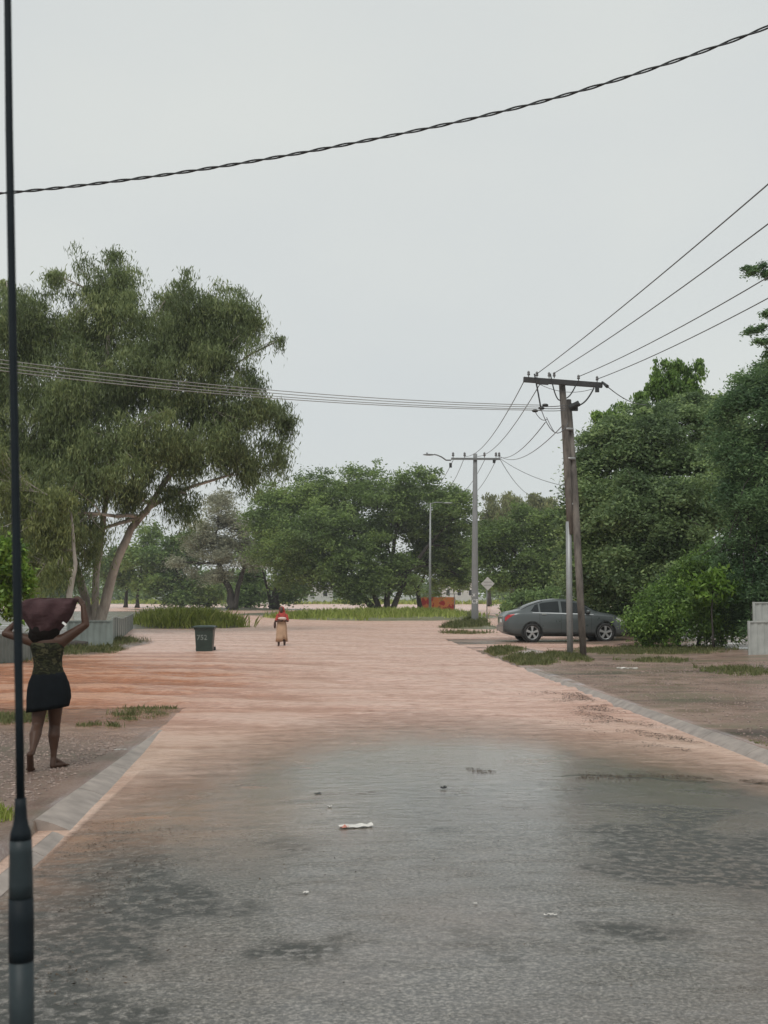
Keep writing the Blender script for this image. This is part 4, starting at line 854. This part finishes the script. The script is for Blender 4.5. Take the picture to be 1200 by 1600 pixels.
# ------------------------------------------------------------------ car
def build_car(loc, rz):
    t = thing('parked_sedan', 'dark grey four-door sedan parked side-on behind the timber poles, nose in the shrubs', 'car', loc, rz=rz)
    xs_ = np.linspace(0, 4.6, 231)
    def sm_(xp, fp, k=9):
        v = np.interp(xs_, xp, fp); p_ = np.pad(v, k//2, mode='edge'); return np.convolve(p_, np.ones(k)/k, 'valid')
    zr = sm_([0, .05, .12, .5, .9, 1.4, 1.9, 2.4, 2.85, 3.45, 3.9, 4.3, 4.5, 4.6], [.80, .98, 1.03, 1.08, 1.27, 1.42, 1.478, 1.47, 1.375, 1.05, .98, .87, .75, .58], 13)
    zb_ = sm_([0, .1, .4, 4.2, 4.5, 4.6], [.38, .28, .2, .18, .22, .34])
    be = sm_([0, .05, .5, 1.5, 3.4, 3.9, 4.3, 4.5, 4.6], [.78, .93, 1.0, .975, .92, .90, .80, .68, .54])
    hw = sm_([0, .06, .2, .5, 1.2, 3.3, 4.0, 4.35, 4.52, 4.6], [.70, .78, .84, .88, .9, .9, .87, .78, .66, .55])
    wr = sm_([0, .5, .9, 1.6, 2.6, 3.1, 3.5, 4.0, 4.6], [.60, .72, .62, .565, .565, .62, .76, .72, .45])
    def sec(i):
        w_, z0, zbt, zt = hw[i], zb_[i], be[i], zr[i]; zt = max(zt, zbt+.03)
        return [(0, z0), (.78*w_, z0), (.96*w_, z0+.06), (w_, z0+.22), (w_*1.0, z0+(zbt-z0)*.6), (w_*.975, zbt-.06), (w_*.945, zbt), (wr[i], zt-.06*min(1, (zt-zbt)/.2)), (wr[i]*.86, zt-.018), (0, zt)]
    def S(x, k, off=0.0, side=1):
        fi = np.clip(x/4.6*230, 0, 230); i = int(min(fi, 229)); f_ = fi-i
        A, B = sec(i), sec(i+1); j = int(min(k, 8)); g = k-j
        def q(Sx): return (Sx[j][0]*(1-g)+Sx[j+1][0]*g, Sx[j][1]*(1-g)+Sx[j+1][1]*g)
        a, b2 = q(A), q(B); y = a[0]*(1-f_)+b2[0]*f_; z = a[1]*(1-f_)+b2[1]*f_
        ty, tz = A[j+1][0]-A[j][0], A[j+1][1]-A[j][1]; l = math.hypot(ty, tz) or 1; ny, nz_ = tz/l, -ty/l
        return (x, side*(y+ny*off), z+nz_*off)
    PAINT, b, L = newmat('grey_car_paint'); b.inputs['Base Color'].default_value = (.085, .098, .10, 1); b.inputs['Metallic'].default_value = .35; b.inputs['Roughness'].default_value = .32; b.inputs['Coat Weight'].default_value = .4
    f = nz(PAINT, node(PAINT, 'ShaderNodeTexCoord').outputs['Object'], 3, 5); L.new(ramp(PAINT, f, [(.3, .26), (.7, .42)]), b.inputs['Roughness'])
    GLS, b, L = newmat('car_glass'); b.inputs['Specular IOR Level'].default_value = .35; b.inputs['Base Color'].default_value = (.012, .016, .018, 1); b.inputs['Roughness'].default_value = .06
    f = nz(GLS, node(GLS, 'ShaderNodeTexCoord').outputs['Object'], 5); L.new(ramp(GLS, f, [(.3, .04), (.7, .12)]), b.inputs['Roughness'])
    CHR = simple('chrome', (.62, .63, .63), .2, .9, .05); REDL = simple('tail_lens', (.42, .02, .025), .2, 0, .2); RUB = simple('tyre_rubber', (.022, .022, .022), .8); ALU = simple('alloy', (.42, .43, .43), .35, .6, .1); CLR = simple('clear_lens', (.5, .5, .5), .15, .2, .1)
    wc = [(.98, .325), (3.68, .325)]; ra = .375
    ks = [0, 1, 2, 2.5, 3, 3.25, 3.5, 3.75, 4, 4.5, 5, 6, 6.5, 7, 8, 9]
    V = []; Fc = []
    for side in (1, -1):
        o = len(V)
        for x in xs_:
            for k in ks: V.append(S(x, k, 0, side))
        nk = len(ks)
        for i in range(230):
            for j in range(nk-1):
                a = o+i*nk+j; q = [a, a+nk, a+nk+1, a+1]; cx = sum(V[v][0] for v in q)/4; cz = sum(V[v][2] for v in q)/4
                if ks[j] >= .9 and ks[j] < 6 and any(math.hypot(cx-wx_, cz-wz_) < ra-.012 for wx_, wz_ in wc): continue
                Fc.append(tuple(q if side == 1 else q[::-1]))
        for i in (0, 230):
            a = o+i*nk; q = list(range(a, a+nk)); Fc.append(tuple(q if (side == 1) == (i == 0) else q[::-1]))
    body = obj('body', V, Fc, PAINT, t, True, True)
    def patch(name, x0, x1, k0, k1, mat, off=.006, nx=20, nk=4, sides=(1, -1), fn=None, par=t):
        out = []
        for s_ in sides:
            V = []; Fc = []
            for i in range(nx+1):
                for j in range(nk+1):
                    u, v = i/nx, j/nk; x = x0+(x1-x0)*u; ka, kb = (k0, k1) if fn is None else fn(x)
                    V.append(S(x, ka+(kb-ka)*v, off, s_))
            for i in range(nx):
                for j in range(nk): a = i*(nk+1)+j; q = (a, a+nk+1, a+nk+2, a+1); Fc.append(q if s_ == 1 else q[::-1])
            out.append(obj(name, V, Fc, mat, par, True, True))
        return out
    patch('side_window', 1.30, 2.00, 6.10, 6.93, GLS, fn=lambda x: (6.08, 6.92))
    patch('side_window', 2.09, 3.12, 6.10, 6.93, GLS, fn=lambda x: (6.08, 6.92 if x < 2.95 else 6.92-.25*(x-2.95)/.17))
    patch('quarter_window', .92, 1.24, 6.1, 6.93, GLS, nx=8, fn=lambda x: (6.12+.45*max(0, (1.12-x)/.2)*.3, 6.12+(.8 if x > 1.12 else .8*(x-.90)/.22)))
    patch('rear_window', .60, 1.42, 7.15, 9, GLS); patch('windscreen', 2.92, 3.42, 7.1, 9, GLS)
    patch('chrome_strip', 1.0, 3.25, 5.93, 6.06, CHR, .009, 20, 1)
    for x in (1.26, 2.045, 3.16):
        patch('door_seam', x-.006, x+.006, 2.2, 5.9, BLACKP, .003, 1, 8)
    patch('sill', 1.35, 3.3, 1.7, 2.5, BLACKP, .008, 10, 3)
    patch('tail_light', .015, .34, 4.15, 5.9, REDL, .008, 8, 4, fn=lambda x: (4.35+.8*(x/.34), 5.7)); patch('headlight', 4.1, 4.56, 4.6, 5.7, CLR, .008, 8, 4)
    for (wx_, wz_) in wc:
        for s_ in (1, -1):
            mb = MB(); rg = []
            for k in range(25):
                a = math.pi*(-.12)+math.pi*1.24*k/24; ring = []
                for (dr, dy) in ((-.012, -.10), (.018, -.012), (.02, .006), (-.012, .008)):
                    r_ = ra+dr; ring.append(Vector((wx_+math.cos(a)*r_, s_*(.895+dy), wz_+math.sin(a)*r_)))
                rg.append(ring)
            mb.rings(rg); mb.obj('wheel_arch', BLACKP, t, False, True)
            mb = MB(); mb.tube([(wx_, s_*.60, wz_+.02), (wx_, s_*.82, wz_+.02)], ra+.005, 28); mb.obj('arch_liner', BLACKP, t, False, True)
            wh = bpy.data.objects.new('wheel', None); COL.objects.link(wh); wh.parent = t; wh.location = (wx_, s_*.80, wz_); wh.empty_display_size = .1
            def lat(prof, n=36): return [[Vector((math.cos(2*math.pi*k/n)*r, s_*y, math.sin(2*math.pi*k/n)*r)) for k in range(n)] for (y, r) in prof]
            mb = MB(); mb.rings(lat([(-.1, .235), (-.1, .30), (-.08, .32), (.07, .322), (.092, .305), (.095, .24), (.075, .228)]), False); mb.obj('tyre', RUB, wh, True, True)
            mb = MB(); mb.rings(lat([(.078, .235), (.088, .228), (.07, .21), (.0, .20)]), False)
            for k in range(5):
                a = 2*math.pi*k/5+.3
                ca_, sa_ = math.cos(a), math.sin(a); V4 = []
                for (r_, hw_) in ((.03, .03), (.12, .034), (.222, .05)):
                    for yy in (.05, .082):
                        for e_ in (-1, 1): V4.append((ca_*r_-sa_*hw_*e_, s_*yy, sa_*r_+ca_*hw_*e_))
                mb.add(V4, [(0, 1, 5, 4), (2, 6, 7, 3), (4, 5, 9, 8), (6, 10, 11, 7), (0, 4, 6, 2), (1, 3, 7, 5), (4, 8, 10, 6), (5, 7, 11, 9)])
            mb.rings(lat([(.04, .06), (.088, .055), (.092, .02)], 16)); mb.obj('rim', ALU, wh, False, True)
            mb = MB(); mb.rings(lat([(.0, .2), (.02, .2)], 24)); mb.obj('brake_disc', BLACKP, wh, False, True)
    for x in (1.42, 2.30):
        for s_ in (1, -1):
            a = S(x, 5.35, .03, s_); mb = MB(); mb.box(a, (.17, .03, .028)); mb.obj('door_handle', CHR, t, False, True)
    for s_ in (1, -1):
        a = S(3.05, 6.15, .1, s_); mb = MB(); mb.ell(a, (.09, .1, .065), n=10, m=8); mb.obj('mirror', PAINT, t, True, True)
    mb = MB(); mb.box((-.012, 0, .72), (.012, .37, .12)); mb.obj('number_plate', WHITE, t, False, True)
    mb = MB(); mb.box((-.012, 0, .86), (.014, .7, .03)); mb.obj('chrome_strip', CHR, t, False, True)
    mb = MB(); mb.rings([[Vector((x, y, z)) for y, z in ((-.66, .36), (.66, .36), (.7, .55), (-.7, .55))] for x in (-.05, .1)]); mb.obj('bumper', PAINT, t, False, True)
    return t
cd = 45.6; cl = P(785, 998, cd)
car = build_car((cl.x+.02, cl.y+.45, 0.0), R(2.0)); car.scale = (1.03, 1.03, 1.10)
# ------------------------------------------------------------------ litter on the road
PAPER = simple('wet_paper', (0.62, 0.60, 0.56), 0.6, var=.15, scale=20); PAPR = simple('stained_paper', (0.5, 0.2, 0.15), .6)
def scrap(name, label, px, py, L_, W_, H_, ang, mat, seed):
    r_ = random.Random(seed); g = G(px, py, 0); g = G(px, py, float(road_z(g.x, g.y)) if XL < g.x < XR else gzs(g.x, g.y)); z0 = float(road_z(g.x, g.y)) if XL < g.x < XR and g.y < 29 else gzs(g.x, g.y)
    nx, ny = 14, 7; V = []; Fc = []
    for i in range(nx+1):
        for j in range(ny+1):
            u, v = i/nx-.5, j/ny-.5; wv = W_*(1-.5*abs(u)*1.6*r_.uniform(.7, 1)); x = u*L_; y = v*wv; z = H_*(.25+.75*abs(noise.noise(Vector((u*3+seed, v*2.2, seed)))*2.0))
            V.append((g.x+x*math.cos(ang)-y*math.sin(ang), g.y+x*math.sin(ang)+y*math.cos(ang), z0+.003+z))
    for i in range(nx):
        for j in range(ny): a = i*(ny+1)+j; Fc.append((a, a+ny+1, a+ny+2, a+1))
    o = obj(name, V, Fc, mat); md = o.modifiers.new('s', 'SOLIDIFY'); md.thickness = .002; tag(o, label, 'litter')
scrap('paper_scrap', 'crumpled white paper scrap lying in the middle of the road', 556, 1293, .25, .11, .022, .12, PAPER, 3)
scrap('paper_scrap', 'small pinkish torn scrap touching the left end of the white paper', 538, 1295, .06, .05, .02, .4, PAPR, 5)
scrap('paper_scrap', 'tiny white scrap on the near road, left of the middle', 478, 1397, .035, .03, .014, 1.0, PAPER, 8)
scrap('paper_scrap', 'tiny white speck of paper on the near road, right of the middle', 743, 1414, .018, .018, .01, .2, PAPER, 9)
scrap('paper_scrap', 'thin pale strip of paper lying flat on the near right of the road', 860, 1432, .07, .012, .01, .05, PAPER, 10)
scrap('paper_scrap', 'small white scrap on the road beyond the crumpled paper', 515, 1262, .03, .05, .015, .7, PAPER, 12)
scrap('leaf_scrap', 'dark wet leaf lying on the road nearest the flood edge', 693, 1234, .05, .05, .03, .7, BLACKP, 13)
scrap('leaf_scrap', 'dark wet leaf lying left of the white scrap on the road', 497, 1241, .07, .04, .01, .7, BLACKP, 14)
scrap('rubbish', 'pale flattened rubbish on the muddy right verge', 980, 1045, .5, .14, .03, .05, PAPER, 15)
scrap('rubbish', 'small white rubbish on the right verge before the shrubs', 1103, 1048, .09, .07, .04, .05, PAPER, 16)
scrap('rubbish', 'pale plastic caught in the grass between car and poles', 876, 1022, .35, .12, .03, .05, PAPER, 17)
scrap('stick', 'pale broken stick on the left gravel verge beside the kerb', 187, 1172, .16, .015, .01, .15, PAPER, 18)

def litter(label, fn, n, sz, mat):
    C = []
    while len(C) < n:
        p = fn()
        if p is None: continue
        C.append(p)
    C = np.array(C); D_ = np.stack([rng.normal(size=n), rng.normal(size=n), rng.normal(size=n)*.12], 1)
    o_ = leaves(C, D_, sz, sz*.4, np.clip(rng.normal(.4, .25, n), 0, 1), mat, 'leaf_litter', None, .2, True); tag(o_, label, 'leaf litter', kind='stuff')
DEADL = leafmat('dead_leaf', (0.02, 0.014, 0.008), (0.06, 0.038, 0.02), (0.14, 0.09, 0.05), .6, .1)
def lf_r():
    y = random.uniform(13.0, 22); x = XR-abs(random.gauss(0, .38))-.02-(.5*max(0, 1-abs(y-17)/4))*random.random()
    if noise.noise(Vector((x*2.2, y*1.1, 3))) < .0: return None
    return (x, y, max(0.012, float(road_z(x, y)))+.012)
def lf_m():
    x = random.uniform(1.4, 4.4); y = 11.6-.35*(x-3.0)+.22*math.sin(x*2.3)+random.gauss(0, .05+.10*abs(math.sin(x*1.7)))
    if noise.noise(Vector((x*3, y*2, 5))) < -.05: return None
    return (x, y, max(0.006, float(road_z(x, y)))+.008)
def lf_s():
    x = random.uniform(-1.8, 4.4); y = random.uniform(5, 12)
    return (x, y, max(0.0, float(road_z(x, y)))+.004)
def lf_l():
    y = random.uniform(5, 9.6); x = XL+abs(random.gauss(0, .5))+.1
    if noise.noise(Vector((x*2.2, y*1.5, 8))) < .05: return None
    return (x, y, max(0.0, float(road_z(x, y)))+.005)
litter('dead leaves drifted along the right kerb', lf_r, 2200, .034, DEADL); litter('dark weed line of leaves crossing the wet road on the right', lf_m, 1700, .022, DEADL)
litter('scattered grit and leaf bits on the near road', lf_s, 500, .016, DEADL); litter('dark leaf bits beside the left kerb', lf_l, 900, .018, DEADL)
mb = MB(); g_ = G(118, 1011, .05); mb.tube([(g_.x-.35, g_.y, .12), (g_.x, g_.y+.05, .16), (g_.x+.4, g_.y, .15)], [.10, .12, .07], 10, jit=.15); tag(mb.obj('log', DARKB, None, True), 'dark log lying in the grass before the short grey-green fence', 'log')
# ------------------------------------------------------------------ people
SKIN = simple('dark_skin', (0.062, 0.032, 0.021), 0.5, var=.15, scale=6, spec=.25)
SKIN2 = simple('skin_brown', (0.06, 0.032, 0.022), 0.45, var=.15, scale=6); HAIR = simple('dark_hair', (0.010, 0.008, 0.007), 0.8, spec=.1)
def hand(mb, wr_, dr, palm_n, s=1.0, curl=.9, mirror=1):
    """wr_ wrist, dr direction to fingers, palm_n palm normal"""
    d_ = Vector(dr).normalized(); n_ = Vector(palm_n); n_ = (n_-d_*n_.dot(d_)).normalized(); sd_ = d_.cross(n_)*mirror; wr_ = Vector(wr_)
    for k, o_ in enumerate((-.028, -.009, .010, .028)):
        mb.cap(wr_+sd_*o_*.6*s, wr_+d_*.085*s+sd_*o_*s, .015*s, .011*s, 8)
        ln_ = (.036, .042, .040, .032)[k]*s; p = wr_+d_*.088*s+sd_*o_*s; a = .25*curl
        for j in range(3):
            q = p+(d_*math.cos(a)+n_*math.sin(a))*ln_*(1, .68, .55)[j]; mb.cap(p, q, (.0095-.001*j)*s, (.0088-.001*j)*s, 8); p = q; a += .85*curl
    p = wr_+d_*.02*s-sd_*.03*s; q = p+(d_*.6-sd_*.6+n_*.35).normalized()*.042*s; mb.cap(p, q, .013*s, .011*s, 8); mb.cap(q, q+(d_*.8+n_*.5).normalized()*.032*s, .011*s, .009*s, 8)
def head(mb, c, f, s=1.0):      # c centre of the skull, f facing dir
    f = Vector(f).normalized(); up = Vector((0, 0, 1)); rt = f.cross(up).normalized(); c = Vector(c); M = Matrix((rt, f, up)).transposed()
    mb.ell(c+up*.02*s, (.074*s, .092*s, .098*s), M); mb.ell(c+f*.018*s-up*.05*s, (.056*s, .07*s, .065*s), M); mb.ell(c+f*.095*s-up*.02*s, (.014*s, .02*s, .024*s), M, 10, 8)
    mb.ell(c+f*.082*s-up*.065*s, (.028*s, .014*s, .012*s), M, 10, 8); mb.ell(c+f*.078*s+up*.012*s, (.052*s, .014*s, .01*s), M, 10, 8)
    for e_ in (-1, 1): mb.ell(c+rt*.076*s*e_-up*.012*s, (.012*s, .02*s, .03*s), M, 8, 8)
def ellring(c, rx, ry, n=28, rz=0, rip=0, ph=0, k=9):
    c = Vector(c); o = []
    for i in range(n):
        a = 2*math.pi*i/n; q = 1+rip*math.sin(k*a+ph)+rip*.6*math.sin((k*1.7//1)*a+ph*2.1); x, y = math.cos(a)*rx*q, math.sin(a)*ry*q
        o.append(c+Vector((x*math.cos(rz)-y*math.sin(rz), x*math.sin(rz)+y*math.cos(rz), 0)))
    return o
# --- woman walking away with a blanket
d = 12.35; D = lambda px, py, e=0.0: P(px, py, d+e)
gzw = gzs(D(70, 1197).x, d)
t = thing('person', 'person walking away barefoot on the left gravel, camouflage top, black skirt, arms raised', 'person', (D(72, 1197).x, d, gzw))
mb = MB()
pel = D(76, 1068); ch_ = D(73.5, 1018); nk = D(73, 990)
mb.rings([ellring(D(76, 1082), .10, .07), ellring(D(76, 1070), .155, .11), ellring(D(75.5, 1054), .150, .105), ellring(D(75, 1040), .125, .09), ellring(D(74.5, 1025), .13, .095), ellring(D(74, 1010), .155, .105), ellring(D(74, 1000), .165, .09), ellring(D(73.5, 994), .12, .065), ellring(D(73.5, 990), .06, .05)])
mb.cap(D(73.5, 996), D(73, 982, .02), .05, .046); head(mb, D(73, 972, .04), (0, 1, -.12), 1.0)
# right arm
sh = D(96, 1002); el = D(134, 976, .02); wrR = D(130, 946, .06)
mb.cap(D(82, 1002), sh, .075, .068); mb.cap(sh, sh.lerp(el, .5), .064, .050); mb.cap(sh.lerp(el, .5), el, .050, .038); mb.cap(el, el.lerp(wrR, .35), .037, .039); mb.cap(el.lerp(wrR, .35), wrR, .039, .025)
hand(mb, wrR, D(123, 936, .08)-wrR, (-.5, .5, -.6), .95, 1.1, 1)
sl = D(52, 1002); ell_ = D(8, 990, .02); wrL = D(26, 971, .10)
mb.cap(D(62, 1002), sl, .07, .062); mb.cap(sl, sl.lerp(ell_, .5), .060, .046); mb.cap(sl.lerp(ell_, .5), ell_, .046, .036); mb.cap(ell_, ell_.lerp(wrL, .35), .034, .034); mb.cap(ell_.lerp(wrL, .35), wrL, .034, .021)
hand(mb, wrL, D(38, 962, .1)-wrL, (.5, .5, -.5), .95, 1.1, -1)
# legs
hr, kr, ar = D(87, 1078, .02), D(85.5, 1132, .10), D(83.5, 1184, .06)
hl_, kl, al_ = D(65, 1078), D(58.5, 1134, -.05), D(50, 1176, -.28)
for h_, k_, a_ in ((hr, kr, ar), (hl_, kl, al_)):
    mb.cap(h_, h_.lerp(k_, .5), .09, .076); mb.cap(h_.lerp(k_, .5), k_, .076, .056); cf = k_.lerp(a_, .33)+Vector((0, -.018, 0))
    mb.cap(k_, cf, .054, .059); mb.cap(cf, k_.lerp(a_, .7), .058, .040); mb.cap(k_.lerp(a_, .7), a_, .036, .029)
gR = gzs(ar.x, ar.y)
hz = Vector((ar.x, ar.y-.03, gR+.028)); mb.cap(ar, hz, .030, .030); ball = Vector((ar.x+.075, ar.y+.13, gR+.020)); mb.cap(hz, ball, .030, .026)
mb.cap(Vector((ar.x+.02, ar.y+.03, ar.z-.03)), ball, .028, .022)
for j in range(5): o_ = Vector((.045, -.028, 0))*(j-2)*.42; mb.cap(ball+o_, ball+o_+Vector((.02, .052-.006*j, -.006)), .013, .010-.0006*j, 8)
gL = gzs(al_.x, al_.y); toe = Vector((al_.x-.035, al_.y+.10, gL+.022)); hl2 = Vector((al_.x-.012, al_.y-.035, al_.z-.012))
mb.cap(al_, hl2, .03, .03); mb.cap(hl2, toe, .031, .034); mb.cap(hl2+Vector((.0, .03, .01)), toe+Vector((0, .02, .01)), .025, .03)
for j in range(5): o_ = Vector((.038, .0, 0))*(j-2)*.45; mb.cap(toe+o_, toe+o_+Vector((0, .045-.005*j, -.004)), .013, .010, 8)
body = fuse(mb, .006, 'body', SKIN, t, 3)
mb = MB()
mb.ell(D(69.5, 986, .0), (.152, .128, .118), n=24, m=16); mb.cap(D(60, 992, -.01), D(76, 990, -.01), .10, .10); mb.obj('hair', HAIR, t, True)
# top
m, b, L = newmat('camouflage_cloth'); v = node(m, 'ShaderNodeTexCoord').outputs['Object']; f = nz(m, v, 12, 3, .55, (.8, 1, 1.3))
L.new(ramp(m, f, [(0, (.009, .010, .006)), (.42, (.028, .030, .014)), (.50, (.014, .015, .009)), (.60, (.055, .052, .028))], 'CONSTANT'), b.inputs['Base Color']); b.inputs['Roughness'].default_value = .85; b.inputs['Specular IOR Level'].default_value = .15
bump(m, b, nz(m, v, 22, 3, .5, (.5, 1, 2)), .7, .02); CAMO = m
mb = MB(); mb.rings([ellring(D(76, 1061), .168, .122, rip=.012), ellring(D(75.5, 1056), .166, .12, rip=.014), ellring(D(75.3, 1048), .152, .112, rip=.01, ph=1), ellring(D(75, 1040), .140, .103, rip=.014, ph=2), ellring(D(74.6, 1028), .143, .106, rip=.01, ph=2), ellring(D(74, 1016), .160, .113, rip=.006), ellring(D(74, 1008), .172, .113), ellring(D(73, 1004), .160, .103)]); mb.obj('shirt', CAMO, t, True)
m = simple('black_cloth', (0.006, 0.008, 0.010), .9, var=.3, scale=12, bmp=.6, spec=.12)
mb = MB(); mb.rings([ellring(D(76, 1050), .155, .11), ellring(D(76, 1056), .172, .125, rip=.01), ellring(D(76, 1066), .196, .14, rip=.022, ph=1), ellring(D(76, 1078), .210, .145, rip=.032, ph=1.2), ellring(D(76, 1090), .215, .15, rip=.038, ph=1.4), ellring(D(75, 1101), .208, .155, rip=.045, ph=1.6), ellring(D(74, 1108), .205, .158, rip=.048, ph=1.7), ellring(D(74, 1104), .195, .148, rip=.028, ph=1.7), ellring(D(76, 1075), .15, .10)])
# hem dips at the left
V = []
for v_ in mb.V:
    v_ = Vector(v_); hz_ = max(0, min(1, (D(76, 1085).z-v_.z)/.16)); v_.z += hz_*((v_.x-D(76, 1100).x)*.16); V.append(tuple(v_))
mb.V = V; mb.obj('skirt', m, t, True)
# blanket held overhead: a thing of its own
m, b, L = newmat('maroon_blanket'); v = node(m, 'ShaderNodeTexCoord').outputs['Object']; f = nz(m, v, 9, 5, .6); L.new(ramp(m, f, [(.3, (.040, .021, .023)), (.7, (.075, .043, .045))]), b.inputs['Base Color']); b.inputs['Roughness'].default_value = .95
b.inputs['Specular IOR Level'].default_value = .15
wv = nz(m, v, 7, 4, .55, (.6, 1, 2.2)); bump(m, b, wv, .8, .03); BLK = m
prof = [(996, 60, 84, .07), (990, 51, 91, .13), (982, 47, 97, .155), (974, 42, 105, .165), (967, 37, 110.5, .18), (959, 33, 114, .19), (950, 31, 117, .185), (943, 32, 119.5, .165), (938, 36, 122, .12), (935.5, 47, 123, .07), (934.5, 60, 119, .03)]
mb = MB(); rg = []
for (py, x0, x1, ry) in prof:
    a_, b_ = D(x0, py, .03), D(x1, py, .03); rx = (b_.x-a_.x)/2; c_ = (a_+b_)/2; ring = []
    for i in range(56):
        a = 2*math.pi*i/56; ca_, sa_ = math.cos(a), math.sin(a)
        taper = 1-.45*max(0, ca_)**1.5*(1 if py < 975 else .3)
        x = rx*(abs(ca_)**.85)*(1 if ca_ > 0 else -1); y = ry*(abs(sa_)**.9)*(1 if sa_ > 0 else -1)*taper
        nn_ = noise.noise(Vector((a*1.6*2, py*.022, 3)))*.022+noise.noise(Vector((ca_*5, sa_*5, py*.06)))*.012+.010*math.sin(7*a+py*.16+2*math.sin(py*.05))*(1 if py < 985 else .4)
        ring.append(c_+Vector((x+ca_*nn_*.4, y+sa_*nn_*1.6, nn_*.3)))
    rg.append(ring)
mb.rings(rg)
o = mb.obj('blanket', BLK, None, True); md = o.modifiers.new('s', 'SUBSURF'); md.levels = 1; md.render_levels = 1
tag(o, 'bulky maroon-brown blanket draped over the head of the walking person', 'blanket')
mb = MB(); lc = D(100.5, 974.5, -.16); mb.box(lc, (.045, .004, .022), Matrix.Rotation(R(38), 3, 'Y')); mb.obj('white_tag', WHITE, o)

# --- woman standing in the flood
d = 42.5; D2 = lambda px, py, e=0.0: P(px, py, d+e)
bw = D2(440, 1010); t = thing('person', 'person standing in floodwater facing the camera, red headscarf and shawl, long tan skirt', 'person', (bw.x, bw.y, -.08))
zf = -.06; hX = bw.x
def Q(x, z, y=0.0): return Vector((hX+x, bw.y+y, z))
zt_ = D2(440, 948).z; s_ = (zt_-zf)/1.55
def Z(z): return zf+z*s_
mb = MB()
mb.rings([ellring(Q(0, Z(.78)), .12, .1), ellring(Q(0, Z(.88)), .165, .13), ellring(Q(0, Z(1.0)), .14, .11), ellring(Q(.01, Z(1.15)), .15, .11), ellring(Q(.01, Z(1.24)), .165, .1), ellring(Q(.01, Z(1.30)), .07, .06)])
mb.cap(Q(.01, Z(1.27)), Q(0, Z(1.36), -.01), .05, .045); head(mb, Q(-.01, Z(1.43), -.02), (-.25, -1, -.1), .98)
for e_ in (-1, 1):
    s1_ = Q(.01+e_*.15, Z(1.22)); e1 = Q(.01+e_*.20, Z(1.0), -.06); w1 = Q(e_*.06-.02, Z(1.04+.03*e_), -.22)
    mb.cap(s1_, e1, .048, .036); mb.cap(e1, w1, .036, .024); hand(mb, w1, Vector((-e_*.8, -.2, .1)), (0, 1, .3), .95, .8, e_)
    k1 = Q(e_*.095, Z(.45), .0); a1 = Q(e_*.10, Z(.08)+.0, .02 if e_ > 0 else -.06)
    mb.cap(Q(e_*.08, Z(.82)), k1, .085, .055); mb.cap(k1, k1.lerp(a1, .35)+Vector((0, .015, 0)), .052, .055); mb.cap(k1.lerp(a1, .35)+Vector((0, .015, 0)), a1, .053, .034); mb.cap(a1, a1+Vector((e_*.03, -.15, -.05)), .034, .026)
fuse(mb, .011, 'body', SKIN2, t, 2)
RED = simple('red_cloth', (0.36, 0.045, 0.035), .8, var=.3, scale=9, bmp=.5); TAN = simple('tan_cloth', (0.42, 0.28, 0.185), .85, var=.2, scale=5, bmp=.6); BUN = simple('pale_bundle', (.55, .45, .40), .8)
mb = MB(); rg = []
for (z, rx, ry, rp) in ((1.04, .13, .11, 0), (.95, .155, .13, .01), (.8, .175, .15, .02), (.6, .18, .16, .035), (.4, .19, .17, .045), (.22, .205, .18, .05), (.23, .18, .16, .05), (.6, .17, .14, .0)):
    rg.append(ellring(Q(0, Z(z)), rx, ry, 48, rip=rp, ph=.6, k=8))
for ring in rg[4:7]:
    for v_ in ring:
        if v_.x > hX+.02 and v_.x < hX+.2 and v_.y < bw.y: v_.z += .10*math.exp(-((v_.x-hX-.09)/.06)**2)
mb.rings(rg); mb.obj('skirt', TAN, t, True)
mb = MB(); mb.rings([ellring(Q(.02, Z(1.02), .01), .165, .125, rip=.03), ellring(Q(.02, Z(1.1), .01), .17, .13, rip=.03), ellring(Q(.015, Z(1.2), .01), .17, .12, rip=.02), ellring(Q(.01, Z(1.27), .01), .15, .105), ellring(Q(.0, Z(1.33), .02), .09, .085)]); mb.obj('shawl', RED, t, True)
mb = MB()
for e_ in (-1, 1): mb.cap(Q(.01+e_*.145, Z(1.22)), Q(.01+e_*.19, Z(1.05), -.05), .058, .052)
mb.obj('sleeve', RED, t, True)
mb = MB(); mb.ell(Q(.0, Z(1.445), .02), (.095, .10, .115)); mb.cap(Q(.05, Z(1.40), .05), Q(.09, Z(1.22), .02), .06, .05); mb.cap(Q(-.04, Z(1.40), .06), Q(-.05, Z(1.25), .06), .06, .06); mb.obj('headscarf', RED, t, True)
mb = MB(); mb.ell(Q(.02, Z(1.105), -.20), (.15, .075, .055)); mb.ell(Q(.09, Z(1.09), -.19), (.07, .06, .05)); o = mb.obj('cloth_bundle', BUN, None, True); tag(o, 'pale folded bundle held against the chest by the standing person in red', 'bundle')
mb = MB(); mb.ell(Q(-.235, Z(.86), -.02), (.045, .07, .13)); mb.tube([Q(-.235, Z(.95), -.02), Q(-.23, Z(1.05), -.05)], .012, 6); o = mb.obj('hand_bag', simple('brown_bag', (.06, .03, .025), .6), None, True); tag(o, 'small dark brown bag hanging at the side of the standing person in red', 'bag')

# ------------------------------------------------------------------ damp air
mb = MB(); mb.box((0, 270, 12), (1200, 700, 27)); m = bpy.data.materials.new('damp_air'); m.use_nodes = True; m.node_tree.nodes.clear()
o_ = m.node_tree.nodes.new('ShaderNodeOutputMaterial'); v_ = m.node_tree.nodes.new('ShaderNodeVolumePrincipled')
v_.inputs['Color'].default_value = (.93, .95, .96, 1); v_.inputs['Density'].default_value = 0.00045; v_.inputs['Anisotropy'].default_value = 0.2
m.node_tree.links.new(v_.outputs[0], o_.inputs['Volume'])
hz_ = mb.obj('haze', m); tag(hz_, kind='stuff')
